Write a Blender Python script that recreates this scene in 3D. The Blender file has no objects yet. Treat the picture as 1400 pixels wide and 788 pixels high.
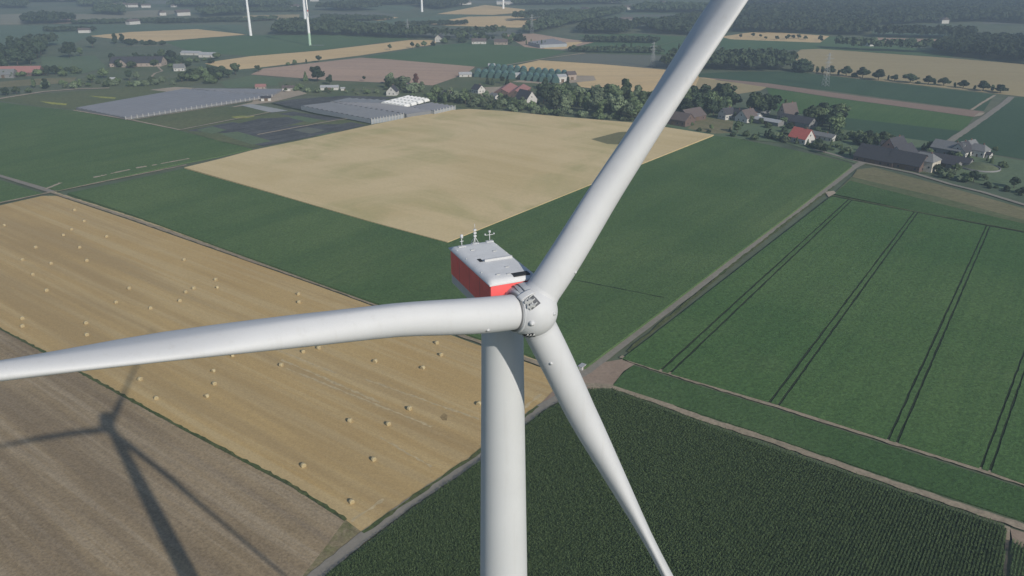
import bpy, bmesh, math, random
import numpy as np
from mathutils import Vector, Matrix, noise as mnoise

R = math.radians
SC = bpy.context.scene
COL = SC.collection
rnd = random.Random(7)

# ------------------------------------------------------------------ camera, sky, sun, exposure
FPX, CX, CY = 1090.0, 700.0, 394.0          # focal length and centre in photo pixels (1400 x 788)
PITCH, CAMH = R(22.797), 130.0
cam_d = bpy.data.cameras.new('drone_camera')
cam_d.sensor_width = 36.0
cam_d.lens = 36.0 * FPX / 1400.0
cam_d.clip_start, cam_d.clip_end = 0.5, 30000.0
cam = bpy.data.objects.new('drone_camera', cam_d)
COL.objects.link(cam)
cam.location = (0, 0, CAMH)
cam.rotation_euler = (R(90) - PITCH, 0, 0)
SC.camera = cam

SUN_AZ, SUN_EL = R(143.03), R(29.0)          # azimuth from +Y towards +X
SUN = Vector((math.cos(SUN_EL) * math.sin(SUN_AZ), math.cos(SUN_EL) * math.cos(SUN_AZ), math.sin(SUN_EL)))
world = bpy.data.worlds.new('World')
SC.world = world
world.use_nodes = True
wn = world.node_tree
bg = wn.nodes['Background']
sky = wn.nodes.new('ShaderNodeTexSky')
sky.sky_type = 'NISHITA'
sky.sun_disc = False
sky.sun_elevation, sky.sun_rotation = SUN_EL, SUN_AZ
sky.air_density, sky.dust_density, sky.ozone_density = 1.0, 0.6, 1.5
wn.links.new(sky.outputs[0], bg.inputs[0])
bg.inputs[1].default_value = 0.10
sun_d = bpy.data.lights.new('sun', 'SUN')
sun_d.energy = 4.0
sun_d.angle = R(0.53)
sun_d.color = (1.0, 0.93, 0.82)
sun = bpy.data.objects.new('sun', sun_d)
COL.objects.link(sun)
sun.rotation_euler = SUN.to_track_quat('Z', 'Y').to_euler()
sun.location = (60, -80, 200)

vs = SC.view_settings
vs.view_transform, vs.look, vs.gamma, vs.use_curve_mapping = 'Standard', 'None', 1.0, False
vs.exposure = 0.0
SC.cycles.use_denoising = True
SC.cycles.max_bounces = 6
SC.cycles.volume_bounces = 1

# ------------------------------------------------------------------ pixel -> ground
def G(px, py, z=0.0):
    x = (px - CX) / FPX
    y = (CY - py) / FPX
    d = Vector((x, math.cos(PITCH) + y * math.sin(PITCH), -math.sin(PITCH) + y * math.cos(PITCH)))
    k = (z - CAMH) / d.z
    return Vector((d.x * k, d.y * k, z))
def mpp(px, py):                              # photo pixels per metre at a ground point
    g = G(px, py)
    return FPX / (g.y * math.cos(PITCH) + CAMH * math.sin(PITCH))
def ang(p, q):
    a, b = G(*p), G(*q)
    return math.atan2(b.y - a.y, b.x - a.x)

# ------------------------------------------------------------------ materials
def new_mat(name):
    m = bpy.data.materials.new(name)
    m.use_nodes = True
    nt = m.node_tree
    return m, nt, nt.nodes['Principled BSDF']
def N(nt, t, **kw):
    n = nt.nodes.new(t)
    for k, v in kw.items():
        if isinstance(k, str) and hasattr(n, k): setattr(n, k, v)
    return n
def rgb(c): return (c[0], c[1], c[2], 1.0)
def mixc(nt, fac, a, b, mode='MIX'):
    n = nt.nodes.new('ShaderNodeMix'); n.data_type = 'RGBA'; n.blend_type = mode
    for s, v in ((n.inputs[0], fac), (n.inputs[6], a), (n.inputs[7], b)):
        if hasattr(v, 'is_output'): nt.links.new(v, s)
        elif isinstance(v, (tuple, list)): s.default_value = rgb(v)
        else: s.default_value = v
    return n.outputs[2]
def noise(nt, vec, scale, detail=4, rough=.55, dist=0.0):
    n = nt.nodes.new('ShaderNodeTexNoise')
    n.inputs['Scale'].default_value = scale; n.inputs['Detail'].default_value = detail
    n.inputs['Roughness'].default_value = rough; n.inputs['Distortion'].default_value = dist
    nt.links.new(vec, n.inputs['Vector'])
    return n.outputs[0]
def ramp(nt, v, a, b, lo=0.0, hi=1.0):
    n = nt.nodes.new('ShaderNodeMapRange')
    for i, val in enumerate((a, b, lo, hi)): n.inputs[i + 1].default_value = val
    nt.links.new(v, n.inputs[0])
    return n.outputs[0]
def mapping(nt, vec, rotz=0.0, scale=(1, 1, 1)):
    m1 = nt.nodes.new('ShaderNodeMapping'); m1.inputs['Rotation'].default_value = (0, 0, -rotz)
    nt.links.new(vec, m1.inputs['Vector'])
    m2 = nt.nodes.new('ShaderNodeMapping'); m2.inputs['Scale'].default_value = scale
    nt.links.new(m1.outputs[0], m2.inputs['Vector'])
    return m2.outputs[0]
def gray(nt, v):
    n = nt.nodes.new('ShaderNodeCombineColor')
    for i in range(3): nt.links.new(v, n.inputs[i])
    return n.outputs[0]

def mat_field(name, c1, c2, big=.012, fine=.9, fine_amt=.3, streak=None, streak2=None, bump=.0, blot=None):
    """c1/c2 drift over tens of metres; streaks run along an angle: (angle, freq across, freq along, strength, colour)."""
    m, nt, bs = new_mat(name)
    geo = N(nt, 'ShaderNodeNewGeometry')
    P = geo.outputs['Position']
    col = mixc(nt, ramp(nt, noise(nt, P, big, 4, .6, .6), .36, .64), c1, c2)
    if blot:
        col = mixc(nt, ramp(nt, noise(nt, P, blot[0], 5, .6, 1.2), blot[1], blot[1] + .16, 0, blot[2]), col, blot[3])
    for st in (streak, streak2):
        if not st: continue
        a, fx, fl, amt, c = st
        v = mapping(nt, P, a, (fl, fx, 1))
        s = ramp(nt, noise(nt, v, 1.0, 3, .65), .45, .62, 0, amt)
        col = mixc(nt, s, col, c)
    f = noise(nt, P, fine, 3, .7)
    f2 = ramp(nt, f, .3, .7, 1 - fine_amt, 1 + fine_amt)
    col = mixc(nt, 1.0, col, gray(nt, f2), 'MULTIPLY')
    nt.links.new(col, bs.inputs['Base Color'])
    bs.inputs['Roughness'].default_value = .9
    bs.inputs['Specular IOR Level'].default_value = .1
    if bump:
        b = N(nt, 'ShaderNodeBump'); b.inputs['Strength'].default_value = 1.0; b.inputs['Distance'].default_value = bump
        nt.links.new(f, b.inputs['Height']); nt.links.new(b.outputs[0], bs.inputs['Normal'])
    return m
def mat_plain(name, c, rough=.7, var=.12, scale=.8, spec=.3, metal=0.0):
    m, nt, bs = new_mat(name)
    tc = N(nt, 'ShaderNodeTexCoord')
    f = ramp(nt, noise(nt, tc.outputs['Object'], scale, 4), .3, .7, 1 - var, 1 + var)
    nt.links.new(mixc(nt, 1.0, c, gray(nt, f), 'MULTIPLY'), bs.inputs['Base Color'])
    bs.inputs['Roughness'].default_value = rough
    bs.inputs['Specular IOR Level'].default_value = spec
    bs.inputs['Metallic'].default_value = metal
    return m
def mat_leaf(name, c1, c2, sc=.35):
    m, nt, bs = new_mat(name)
    oi = N(nt, 'ShaderNodeObjectInfo'); geo = N(nt, 'ShaderNodeNewGeometry')
    a = ramp(nt, noise(nt, geo.outputs['Position'], sc, 3, .7), .35, .65)
    col = mixc(nt, a, c1, c2)
    v = ramp(nt, oi.outputs['Random'], 0, 1, .58, 1.45)
    col = mixc(nt, 1.0, col, gray(nt, v), 'MULTIPLY')
    nt.links.new(col, bs.inputs['Base Color'])
    bs.inputs['Roughness'].default_value = .75
    bs.inputs['Specular IOR Level'].default_value = .15
    return m

# ------------------------------------------------------------------ object helpers
def tag(o, label=None, cat=None, group=None, kind=None):
    if label: o['label'] = label
    if cat: o['category'] = cat
    if group: o['group'] = group
    if kind: o['kind'] = kind
    return o
def empty(name, loc=(0, 0, 0), rz=0.0):
    o = bpy.data.objects.new(name, None); COL.objects.link(o)
    o.location = loc; o.rotation_euler = (0, 0, rz); o.empty_display_size = .5
    return o
def link_mesh(name, me, mats, parent=None):
    for m in (mats if isinstance(mats, (list, tuple)) else [mats]): me.materials.append(m)
    o = bpy.data.objects.new(name, me); COL.objects.link(o)
    if parent is not None: o.parent = parent
    return o
def obj(name, bm, mats, parent=None, smooth=False):
    me = bpy.data.meshes.new(name)
    bmesh.ops.recalc_face_normals(bm, faces=bm.faces)
    bm.to_mesh(me); bm.free()
    if smooth:
        me.polygons.foreach_set('use_smooth', [True] * len(me.polygons))
    return link_mesh(name, me, mats, parent)
def copy_tree(o, parent=None):
    c = o.copy(); COL.objects.link(c)
    if parent is not None: c.parent = parent
    for ch in list(o.children): copy_tree(ch, c)
    return c
def box(bm, c, s, M=None, mi=0):
    vsn = []
    for dx in (-.5, .5):
        for dy in (-.5, .5):
            for dz in (-.5, .5):
                v = Vector((c[0] + dx * s[0], c[1] + dy * s[1], c[2] + dz * s[2]))
                vsn.append(bm.verts.new(M @ v if M else v))
    for f in ((0, 1, 3, 2), (4, 6, 7, 5), (0, 4, 5, 1), (2, 3, 7, 6), (0, 2, 6, 4), (1, 5, 7, 3)):
        fc = bm.faces.new([vsn[i] for i in f]); fc.material_index = mi
    return vsn
def tube(bm, p, q, r0, r1=None, n=8, mi=0, cap=True):
    p, q = Vector(p), Vector(q); r1 = r0 if r1 is None else r1
    d = (q - p).normalized(); u = d.orthogonal().normalized(); w = d.cross(u)
    A = [bm.verts.new(p + (u * math.cos(2 * math.pi * i / n) + w * math.sin(2 * math.pi * i / n)) * r0) for i in range(n)]
    B = [bm.verts.new(q + (u * math.cos(2 * math.pi * i / n) + w * math.sin(2 * math.pi * i / n)) * r1) for i in range(n)]
    for i in range(n):
        f = bm.faces.new((A[i], A[(i + 1) % n], B[(i + 1) % n], B[i])); f.material_index = mi; f.smooth = True
    if cap:
        bm.faces.new(A[::-1]).material_index = mi; bm.faces.new(B).material_index = mi
def lathe(bm, prof, n=32, origin=(0, 0, 0), axis=(0, 0, 1), mi=0, a0=0.0, a1=2 * math.pi):
    O = Vector(origin); d = Vector(axis).normalized()
    u = d.orthogonal().normalized(); w = d.cross(u); full = abs(a1 - a0 - 2 * math.pi) < 1e-6
    rings = []
    for (r, z) in prof:
        k = n if full else n + 1
        rings.append([bm.verts.new(O + d * z + (u * math.cos(a0 + (a1 - a0) * i / n) + w * math.sin(a0 + (a1 - a0) * i / n)) * max(r, 1e-4)) for i in range(k)])
    for A, B in zip(rings, rings[1:]):
        k = len(A)
        for i in range(k if full else k - 1):
            f = bm.faces.new((A[i], A[(i + 1) % k], B[(i + 1) % k], B[i])); f.material_index = mi; f.smooth = True

_layer = [0]
def sheet(name, pts, mat, h=None, kind='structure', world_pts=False):
    """A polygon lying on the land (h None) or a standing crop slab of height h, outlined by photo points on its own top."""
    _layer[0] += 1
    z = 0.01 + .004 * _layer[0] if h is None else h
    P = [Vector((p[0], p[1], z)) for p in pts] if world_pts else [G(p[0], p[1], z) for p in pts]
    bm = bmesh.new()
    top = [bm.verts.new(p) for p in P]
    f = bm.faces.new(top)
    if f.normal.z < 0: pass
    bmesh.ops.triangulate(bm, faces=[f])
    if h is not None:
        bot = [bm.verts.new((p.x, p.y, -.05)) for p in P]
        for i in range(len(P)):
            j = (i + 1) % len(P)
            bm.faces.new((top[i], top[j], bot[j], bot[i]))
    bm.normal_update()
    for fc in bm.faces:
        if abs(fc.normal.z) > .9 and fc.normal.z < 0: fc.normal_flip()
    me = bpy.data.meshes.new(name); bm.to_mesh(me); bm.free()
    o = link_mesh(name, me, mat)
    o['kind'] = kind
    return o
def strip(name, pts, width, mat, kind='structure', wob=.12, seg=6.0, h=None):
    """A lane of given width (m) along photo points, edges slightly uneven."""
    _layer[0] += 1
    z = 0.01 + .004 * _layer[0] if h is None else h
    P = [G(p[0], p[1]) for p in pts]
    fine = []
    for a, b in zip(P, P[1:]):
        n = max(1, min(60, int((b - a).length / seg)))
        for i in range(n): fine.append(a.lerp(b, i / n))
    fine.append(P[-1])
    bm = bmesh.new(); prev = None
    ws = width if isinstance(width, (tuple, list)) else (width, width)
    for i, p in enumerate(fine):
        d = (fine[min(i + 1, len(fine) - 1)] - fine[max(i - 1, 0)]).normalized()
        nrm = Vector((-d.y, d.x, 0)); w = ws[0] + (ws[1] - ws[0]) * i / max(1, len(fine) - 1)
        l = p + nrm * w * (.5 + wob * rnd.uniform(-1, 1)); r = p - nrm * w * (.5 + wob * rnd.uniform(-1, 1))
        cur = (bm.verts.new((l.x, l.y, z)), bm.verts.new((r.x, r.y, z)))
        if prev: bm.faces.new((prev[0], prev[1], cur[1], cur[0]))
        prev = cur
    bm.normal_update()
    for fc in bm.faces:
        if fc.normal.z < 0: fc.normal_flip()
    me = bpy.data.meshes.new(name); bm.to_mesh(me); bm.free()
    o = link_mesh(name, me, mat); o['kind'] = kind
    return o

# ------------------------------------------------------------------ the land
A_STUB = ang((75, 267), (640, 468))           # direction of the stubble rows and of the ploughing
A_ROAD = ang((800, 510), (1000, 360))         # direction of the lane and the tramlines
GREEN1 = ((.068, .122, .044), (.098, .152, .058))
M_ground = mat_field('meadow_and_fields', (.085, .118, .074), (.125, .138, .092), big=.004, fine=.05, fine_amt=.18, blot=(.006, .55, .6, (.045, .075, .055)))
bm = bmesh.new()
v4 = [bm.verts.new(p) for p in ((-8000, -3000, 0), (8000, -3000, 0), (8000, 12000, 0), (-8000, 12000, 0))]
bm.faces.new(v4)
tag(obj('ground', bm, M_ground), kind='structure')

M_plough = mat_field('ploughed_soil', (.262, .200, .120), (.305, .236, .148), big=.02, fine=1.6, fine_amt=.26,
                     streak=(A_STUB, .45, .012, .6, (.365, .300, .212)), streak2=(A_STUB, .13, .006, .6, (.185, .142, .094)), bump=.12)
M_stub = mat_field('straw_stubble', (.425, .298, .134), (.465, .335, .156), big=.012, fine=1.8, fine_amt=.14,
                   streak=(A_STUB, .30, .006, .5, (.500, .395, .225)), streak2=(A_STUB, .085, .004, .6, (.325, .235, .118)), bump=.05)
M_wheat = mat_field('ripe_wheat', (.530, .418, .222), (.600, .482, .280), big=.011, fine=.7, fine_amt=.06,
                    blot=(.010, .49, .75, (.400, .355, .170)), streak=(ang((255, 230), (610, 330)), .06, .004, .4, (.64, .51, .30)))
M_wheat_far = mat_field('far_wheat', (.580, .420, .220), (.620, .460, .250), big=.006, fine=.1, fine_amt=.05, streak=(.1, .05, .003, .3, (.40, .31, .18)))
M_wheat_dull = mat_field('dull_wheat', (.335, .272, .150), (.365, .300, .170), big=.006, fine=.15, fine_amt=.06, streak=(-.15, .06, .004, .35, (.30, .25, .14)))
M_crop = mat_field('green_crop', *GREEN1, big=.008, fine=1.1, fine_amt=.30, bump=.35, streak=(A_ROAD, .06, .003, .45, (.058, .108, .042)), blot=(.012, .56, .55, (.110, .158, .062)))
M_crop_far = mat_field('far_green_crop', (.064, .120, .056), (.082, .138, .064), big=.006, fine=.25, fine_amt=.12)
M_crop_right = mat_field('beet_crop', (.058, .118, .038), (.080, .140, .048), big=.010, fine=1.0, fine_amt=.34, bump=.30,
                         streak=(A_ROAD, .5, .01, .35, (.048, .100, .036)), blot=(.02, .56, .6, (.092, .142, .056)))
M_crop_dark = mat_field('dark_green_crop', (.042, .082, .046), (.054, .098, .054), big=.006, fine=.3, fine_amt=.15, streak=(A_ROAD, .06, .003, .3, (.036, .072, .040)))  # dark crops on the right, lens falloff darkening also in the colour
M_far_pale = mat_field('far_pale_pasture', (.21, .20, .15), (.25, .235, .175), big=.004, fine=.1, fine_amt=.08, streak=(.05, .02, .002, .6, (.16, .18, .12)))
M_crop_strip = mat_field('strip_crop', (.050, .100, .034), (.070, .122, .046), big=.02, fine=1.1, fine_amt=.34, bump=.3)
M_grass = mat_field('rough_grass', (.085, .115, .060), (.120, .135, .078), big=.02, fine=.5, fine_amt=.22)
M_pasture = mat_field('pasture', (.095, .140, .080), (.120, .160, .092), big=.012, fine=.3, fine_amt=.15)
M_dry = mat_field('dry_grass', (.165, .155, .085), (.200, .180, .105), big=.02, fine=.4, fine_amt=.18, streak=(ang((1172, 230), (1400, 283)), .15, .01, .4, (.13, .14, .07)))
M_mauve = mat_field('mauve_soil', (.390, .275, .205), (.430, .305, .230), big=.006, fine=.2, fine_amt=.08, streak=(-.2, .06, .004, .3, (.25, .195, .165)))
M_olive = mat_field('olive_crop', (.095, .120, .058), (.120, .135, .068), big=.02, fine=.25, fine_amt=.2)
M_yellow = mat_field('yellow_flowers', (.30, .30, .07), (.24, .26, .08), big=.05, fine=.4, fine_amt=.25)
M_greyfield = mat_field('grey_green_crop', (.120, .135, .115), (.135, .145, .120), big=.006, fine=.2, fine_amt=.06)
M_bluegreen = mat_field('blue_green_crop', (.086, .128, .086), (.104, .148, .098), big=.006, fine=.2, fine_amt=.1)
M_bed = mat_field('dark_plant_bed', (.058, .062, .066), (.085, .088, .090), big=.05, fine=.35, fine_amt=.25, streak=(ang((360, 200), (510, 172)), .25, .02, .4, (.13, .14, .145)))
M_lightbed = mat_field('fleece_bed', (.34, .35, .35), (.30, .31, .31), big=.04, fine=.3, fine_amt=.08)
M_dirt = mat_field('pale_dirt', (.330, .275, .210), (.380, .320, .250), big=.05, fine=.7, fine_amt=.16)
M_track = mat_field('dirt_track', (.255, .215, .155), (.300, .250, .185), big=.06, fine=.9, fine_amt=.25)
M_lane = mat_field('asphalt_lane', (.215, .200, .170), (.245, .225, .190), big=.05, fine=.8, fine_amt=.10, streak=(A_ROAD, 1.2, .02, .35, (.27, .25, .21)))
M_bare = mat_field('bare_earth', (.270, .205, .155), (.300, .232, .178), big=.08, fine=.7, fine_amt=.14)
M_verge = mat_field('verge_grass', (.060, .085, .032), (.095, .105, .045), big=.1, fine=.9, fine_amt=.4)
M_soil_shade = mat_field('soil_with_crop_shade', (.020, .032, .016), (.032, .046, .024), big=.1, fine=.8, fine_amt=.3)  # soil and weeds, with the shade of the crop mixed into the colour
M_straw = mat_field('loose_straw', (.47, .38, .23), (.43, .34, .20), big=.1, fine=.8, fine_amt=.2)
M_pink = mat_field('pinkish_soil', (.265, .190, .150), (.240, .175, .140), big=.02, fine=.3, fine_amt=.1)

# --- background patches first (lowest sheets), then nearer ones
FAR = [
 ('pasture', [(0, 20), (50, 18), (150, 20), (205, 28), (120, 32), (0, 34)], M_far_pale),
 ('ploughed_field', [(75, 26), (105, 24), (108, 31), (72, 33)], M_pink),
 ('ploughed_field', [(90, 22), (200, 14), (260, 15), (210, 24), (110, 29)], M_far_pale),
 ('green_field', [(-60, 36), (120, 34), (330, 34), (345, 48), (230, 42), (122, 49), (100, 60), (-60, 70)], M_bluegreen),
 ('wheat_field', [(310, 27), (345, 21), (410, 20), (408, 25), (330, 30)], M_wheat_dull),
 ('pasture', [(420, 23), (450, 17), (500, 16), (545, 20), (510, 27), (432, 27)], M_greyfield),
 ('wheat_field', [(490, 25), (510, 21), (545, 24), (520, 29)], M_wheat_far),
 ('green_field', [(500, 30), (640, 18), (680, 22), (575, 34), (540, 37)], M_bluegreen),
 ('wheat_field', [(597, 19.4), (663, 7), (718, 13), (716, 17), (674, 20.6)], M_wheat_far),
 ('green_field', [(720, 18), (770, 10), (900, 16), (880, 26), (780, 24)], M_bluegreen),
 ('wheat_field', [(571, 34), (640, 23), (700, 22), (754, 25), (738, 35), (708, 38)], M_wheat_far),
 ('ploughed_field', [(560, 38), (700, 40), (722, 46), (690, 56), (600, 52), (545, 46)], M_greyfield),
 ('pasture', [(690, 48), (730, 46), (780, 54), (812, 58), (770, 68), (720, 66)], M_mauve),
 ('wheat_field', [(738, 60), (800, 57), (772, 67), (745, 67)], M_wheat_far),
 ('green_field', [(778, 70), (812, 58), (790, 48), (870, 46), (960, 52), (950, 76), (800, 72)], M_crop_far),
 ('wheat_field', [(860, 5), (1060, 8), (1060, 11), (860, 8)], M_greyfield),
 ('wheat_field', [(1030, 10), (1100, 8), (1098, 13), (1035, 14)], M_greyfield),
 ('wheat_field', [(850, 20), (930, 20), (925, 23), (850, 23)], M_greyfield),
 ('pasture', [(1340, 26), (1400, 25), (1420, 33), (1345, 33)], M_greyfield),
 ('green_field', [(1190, 40), (1330, 36), (1330, 54), (1195, 52)], M_bluegreen),
 ('wheat_field', [(600, 1), (720, 2), (700, 5), (590, 4)], M_greyfield),
 ('green_field', [(440, 8), (570, 8), (560, 15), (450, 14)], M_bluegreen),
 ('wheat_field', [(200, 2), (330, 1), (340, 4), (210, 6)], M_greyfield),
 ('green_field', [(985, 52), (1140, 50), (1200, 60), (1310, 72), (1300, 79), (1120, 67), (1095, 68), (985, 70)], M_crop_far),
 ('wheat_field', [(985, 50.5), (1017, 45.7), (1042, 43), (1134, 49.5), (1121, 58.6), (1000, 54)], M_wheat_far),
 ('ploughed_field', [(1197, 51.5), (1288, 54), (1290, 62), (1195, 58)], M_mauve),
 ('wheat_field', [(122, 49.5), (178, 44), (269, 40), (338, 47.5), (277, 52), (208, 57.6), (167, 54.6)], M_wheat_far),
 ('green_field', [(226, 58), (278, 52.5), (342, 48.5), (460, 48), (590, 50), (559, 54), (442, 68.5), (343, 77), (300, 74), (262, 71)], M_crop_far),
 ('wheat_field', [(280, 87), (300, 83), (343, 77), (442, 69), (560, 55), (598, 55), (594, 61), (493, 76), (351, 93), (317, 96)], M_wheat_far),
 ('ploughed_field', [(343, 102), (360, 94), (493, 79), (560, 83), (650, 91.5), (637, 101), (592, 117), (521, 113), (452, 110), (425, 108)], M_mauve),
 ('green_field', [(498, 78.5), (560, 68), (600, 62), (651, 58), (778, 70.5), (742, 80), (674, 92.6), (640, 90.5)], M_crop_far),
 ('grey_field', [(742, 82.5), (798, 73.6), (860, 75), (925, 77), (912, 96), (818, 87.6), (755, 82.5)], M_greyfield),
 ('wheat_field', [(690, 93), (737, 82.5), (818, 87.6), (915, 96), (960, 105), (1036, 122), (975, 133), (864, 128), (793, 119), (778, 101), (720, 97)], M_wheat_far),
 ('green_field', [(955, 101), (1013, 98), (1090, 98), (1120, 102.5), (1360, 129.5), (1345, 152), (1140, 125), (1030, 112), (955, 106)], M_crop_dark),
 ('wheat_field', [(956, 106.5), (1049, 119), (1040, 124), (975, 134), (950, 120)], M_wheat_dull),
 ('ploughed_field', [(956, 105.5), (1049, 114), (1140, 127), (1240, 140), (1346, 153), (1331, 160), (1240, 147), (1140, 133.5), (1045, 119)], M_pink),
 ('green_field', [(1048, 120), (1140, 134), (1240, 147.5), (1331, 160.5), (1316, 181), (1140, 161), (1060, 152)], M_crop_right),
 ('green_field', [(1128, 158), (1318, 180), (1293, 196.5), (1150, 177)], M_crop_dark),
 ('pasture', [(1150, 177), (1292, 196.5), (1245, 210), (1160, 194)], M_pasture),
 ('wheat_field', [(1084, 76), (1095, 68), (1120, 67), (1290, 79), (1400, 88), (1520, 99), (1520, 150), (1400, 132.5), (1120, 101.5), (1090, 93)], M_wheat_dull),
 ('green_field', [(1383, 134), (1400, 132.6), (1520, 149), (1560, 250), (1400, 218), (1330, 207), (1296, 200)], M_crop_dark),
 ('pasture', [(1296, 203), (1400, 220), (1560, 252), (1560, 300), (1400, 268), (1280, 235)], M_pasture),
 # left middle distance
 ('pasture', [(55, 78), (130, 76), (146, 92), (100, 104), (60, 100)], M_pasture),
 ('rough_ground', [(110, 108), (150, 92), (260, 88), (300, 100), (260, 118), (210, 122), (130, 124)], M_grass),
 ('dry_field', [(0, 112), (60, 107), (105, 106), (100, 113), (0, 120)], M_dry),
 ('olive_field', [(-40, 140), (20, 131), (200, 118), (215, 123), (250, 128), (104, 150), (60, 146), (0, 138)], M_olive),
 ('dry_field', [(205, 123), (240, 119), (276, 121), (250, 128)], M_dirt),
 ('yellow_field', [(54, 138.5), (72, 140), (92, 142), (90, 144), (70, 142.5)], M_yellow),
 ('yellow_field', [(120, 131), (140, 132), (159, 133.5), (157, 135.5), (138, 134)], M_yellow),
 ('pasture', [(300, 112), (345, 103), (390, 108), (380, 117), (310, 121)], M_pasture),
 ('rough_ground', [(380, 112), (452, 110.5), (592, 117.5), (637, 101), (690, 97), (790, 120), (860, 130), (740, 148), (640, 149), (560, 136), (470, 134), (385, 128)], M_grass),
 ('yard', [(350, 122), (400, 121), (420, 128), (372, 140), (330, 145), (300, 150), (345, 140)], M_dirt),
 ('yard', [(650, 120), (700, 118), (730, 126), (700, 133), (660, 132)], M_dirt),
 ('yard', [(745, 102), (812, 104), (815, 110), (760, 116), (700, 112)], M_dirt),
 ('olive_field', [(182, 165.5), (240, 155), (300, 146), (350, 147), (372, 155), (300, 166), (245, 178), (215, 173)], M_olive),
 ('yellow_field', [(316, 160), (330, 158.5), (348, 158.5), (346, 161), (325, 162.5)], M_yellow),
 ('nursery_bed', [(248, 178), (310, 166), (372, 156), (400, 152), (508, 169.5), (460, 179), (345, 202), (300, 193)], M_olive),
 ('nursery_bed', [(255, 179), (300, 170), (352, 162.5), (400, 160), (420, 165), (345, 184)], M_bed),
 ('nursery_bed', [(380, 156), (400, 152.5), (470, 163), (455, 166)], M_bed),
 ('nursery_bed', [(318, 188), (395, 172), (440, 170), (490, 170), (482, 176), (360, 200), (345, 197)], M_bed),
 ('nursery_bed', [(455, 172), (480, 167), (500, 171), (480, 176)], M_bed),
 ('nursery_bed', [(310, 167), (340, 161), (352, 163), (322, 170)], M_olive),
 ('nursery_bed', [(405, 158), (440, 164), (425, 168), (395, 161)], M_pasture),
 ('nursery_bed', [(430, 186), (455, 180), (470, 182), (440, 187)], M_pasture),
 ('nursery_bed', [(300, 171), (318, 167), (330, 169.5), (310, 174)], M_bed),
 ('nursery_bed', [(400, 178), (420, 174), (445, 178), (425, 183)], M_greyfield),
 ('nursery_bed', [(268, 178), (290, 173), (310, 178), (290, 183)], M_pasture),
 ('nursery_bed', [(300, 183), (325, 180), (372, 193), (345, 198)], M_pasture),
 ('nursery_bed', [(372, 141), (400, 136), (470, 131), (545, 133), (430, 150), (392, 148)], M_bed),
 ('fleece_bed', [(328, 144), (345, 142.5), (394, 151.5), (370, 154)], M_lightbed),
 # village gardens on the right
 ('garden', [(905, 172), (920, 150), (1000, 158), (1060, 168), (1170, 195), (1210, 212), (1170, 224), (1075, 196), (985, 188)], M_pasture),
 ('dry_field', [(940, 176), (960, 160), (1003, 166), (1000, 182), (975, 183)], M_dry),
 ('farmyard', [(1180, 225), (1215, 205), (1262, 208), (1310, 218), (1300, 240), (1250, 236)], M_grass),
]
for nm, pts, m in FAR:
    sheet(nm, pts, m)

# --- middle and near fields
sheet('wheat_field', [(252, 229), (300, 217.5), (345, 205.5), (430, 188), (510, 170.5), (600, 152), (640, 149), (690, 152), (760, 159), (880, 169), (976, 184.5), (880, 223), (612, 331), (500, 301), (380, 266)], M_wheat, h=.8)
M_patch = mat_field('weedy_patch', (.17, .165, .09), (.15, .15, .08), big=.02, fine=.4, fine_amt=.15)
o = sheet('weedy_patch', [(808, 190.5), (845, 181), (875, 179), (872, 195), (850, 198), (830, 197)], M_patch, h=.806)
sheet('green_field', [(-220, 118), (-60, 132), (0, 140), (50, 146), (100, 151.5), (180, 165.5), (245, 178.5), (300, 193), (345, 203.5), (300, 214), (247, 224), (160, 243), (78, 261), (0, 238.5), (-220, 190)], M_crop, h=.6)
sheet('green_field', [(-220, 196), (0, 246), (58, 264.5), (0, 276), (-220, 318)], M_crop, h=.6)
sheet('green_field', [(92, 264), (160, 250), (251, 230.5), (380, 267), (500, 302), (612, 332), (880, 224), (976, 186), (1000, 188), (1080, 204), (1160, 222), (1165, 227), (1080, 293), (1000, 352), (900, 428), (800, 502), (780, 503), (700, 478), (640, 457), (500, 409), (300, 337), (180, 293)], M_crop, h=1.3)
sheet('stubble_field', [(78, 268), (180, 302), (300, 344), (420, 386), (500, 415), (640, 467), (760, 510), (786, 521), (735, 556), (648, 624), (560, 684), (495, 728), (474, 712), (400, 664), (250, 585), (113, 510), (60, 481), (0, 449), (-300, 292), (-120, 308), (0, 281), (58, 268)], M_stub)
sheet('ploughed_field', [(0, 451), (60, 483), (113, 512.5), (250, 588), (400, 667), (476, 716), (482, 728), (430, 786), (350, 900), (200, 1400), (-900, 1500), (-900, 600), (-420, 250), (-300, 295)], M_plough)
strip('verge', [(-300, 293.5), (0, 450), (60, 482), (113, 511.5), (250, 586.5), (400, 665), (474, 712)], 1.0, M_verge, wob=.32, seg=1.6)
M_headland = mat_field('trodden_headland', (.230, .190, .115), (.150, .150, .070), big=.16, fine=.9, fine_amt=.3, blot=(.3, .5, .7, (.28, .225, .15)))
sheet('headland', [(472, 711), (495, 728), (520, 712), (560, 686), (600, 660), (500, 742), (430, 790), (412, 790), (445, 748)], M_headland)
for a, b, w in (((385, 493), (520, 552), .9), ((392, 505), (590, 585), .7), ((500, 520), (655, 575), .7), ((480, 715), (525, 684), .8),
                ((655, 610), (740, 540), .8), ((330, 460), (460, 512), .6), ((520, 600), (590, 640), .6)):
    strip('straw_row', [a, ((a[0] + b[0]) / 2, (a[1] + b[1]) / 2), b], w, M_straw, wob=.45, seg=1.3)
M_dark_patch = mat_field('dark_stubble', (.26, .19, .095), (.31, .225, .115), big=.3, fine=1.2, fine_amt=.3)  # small patch, browner and darker than the stubble round it
sheet('dark_patch', [(601, 570), (607, 565), (612, 568), (611, 575), (605, 575)], M_dark_patch)

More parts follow.
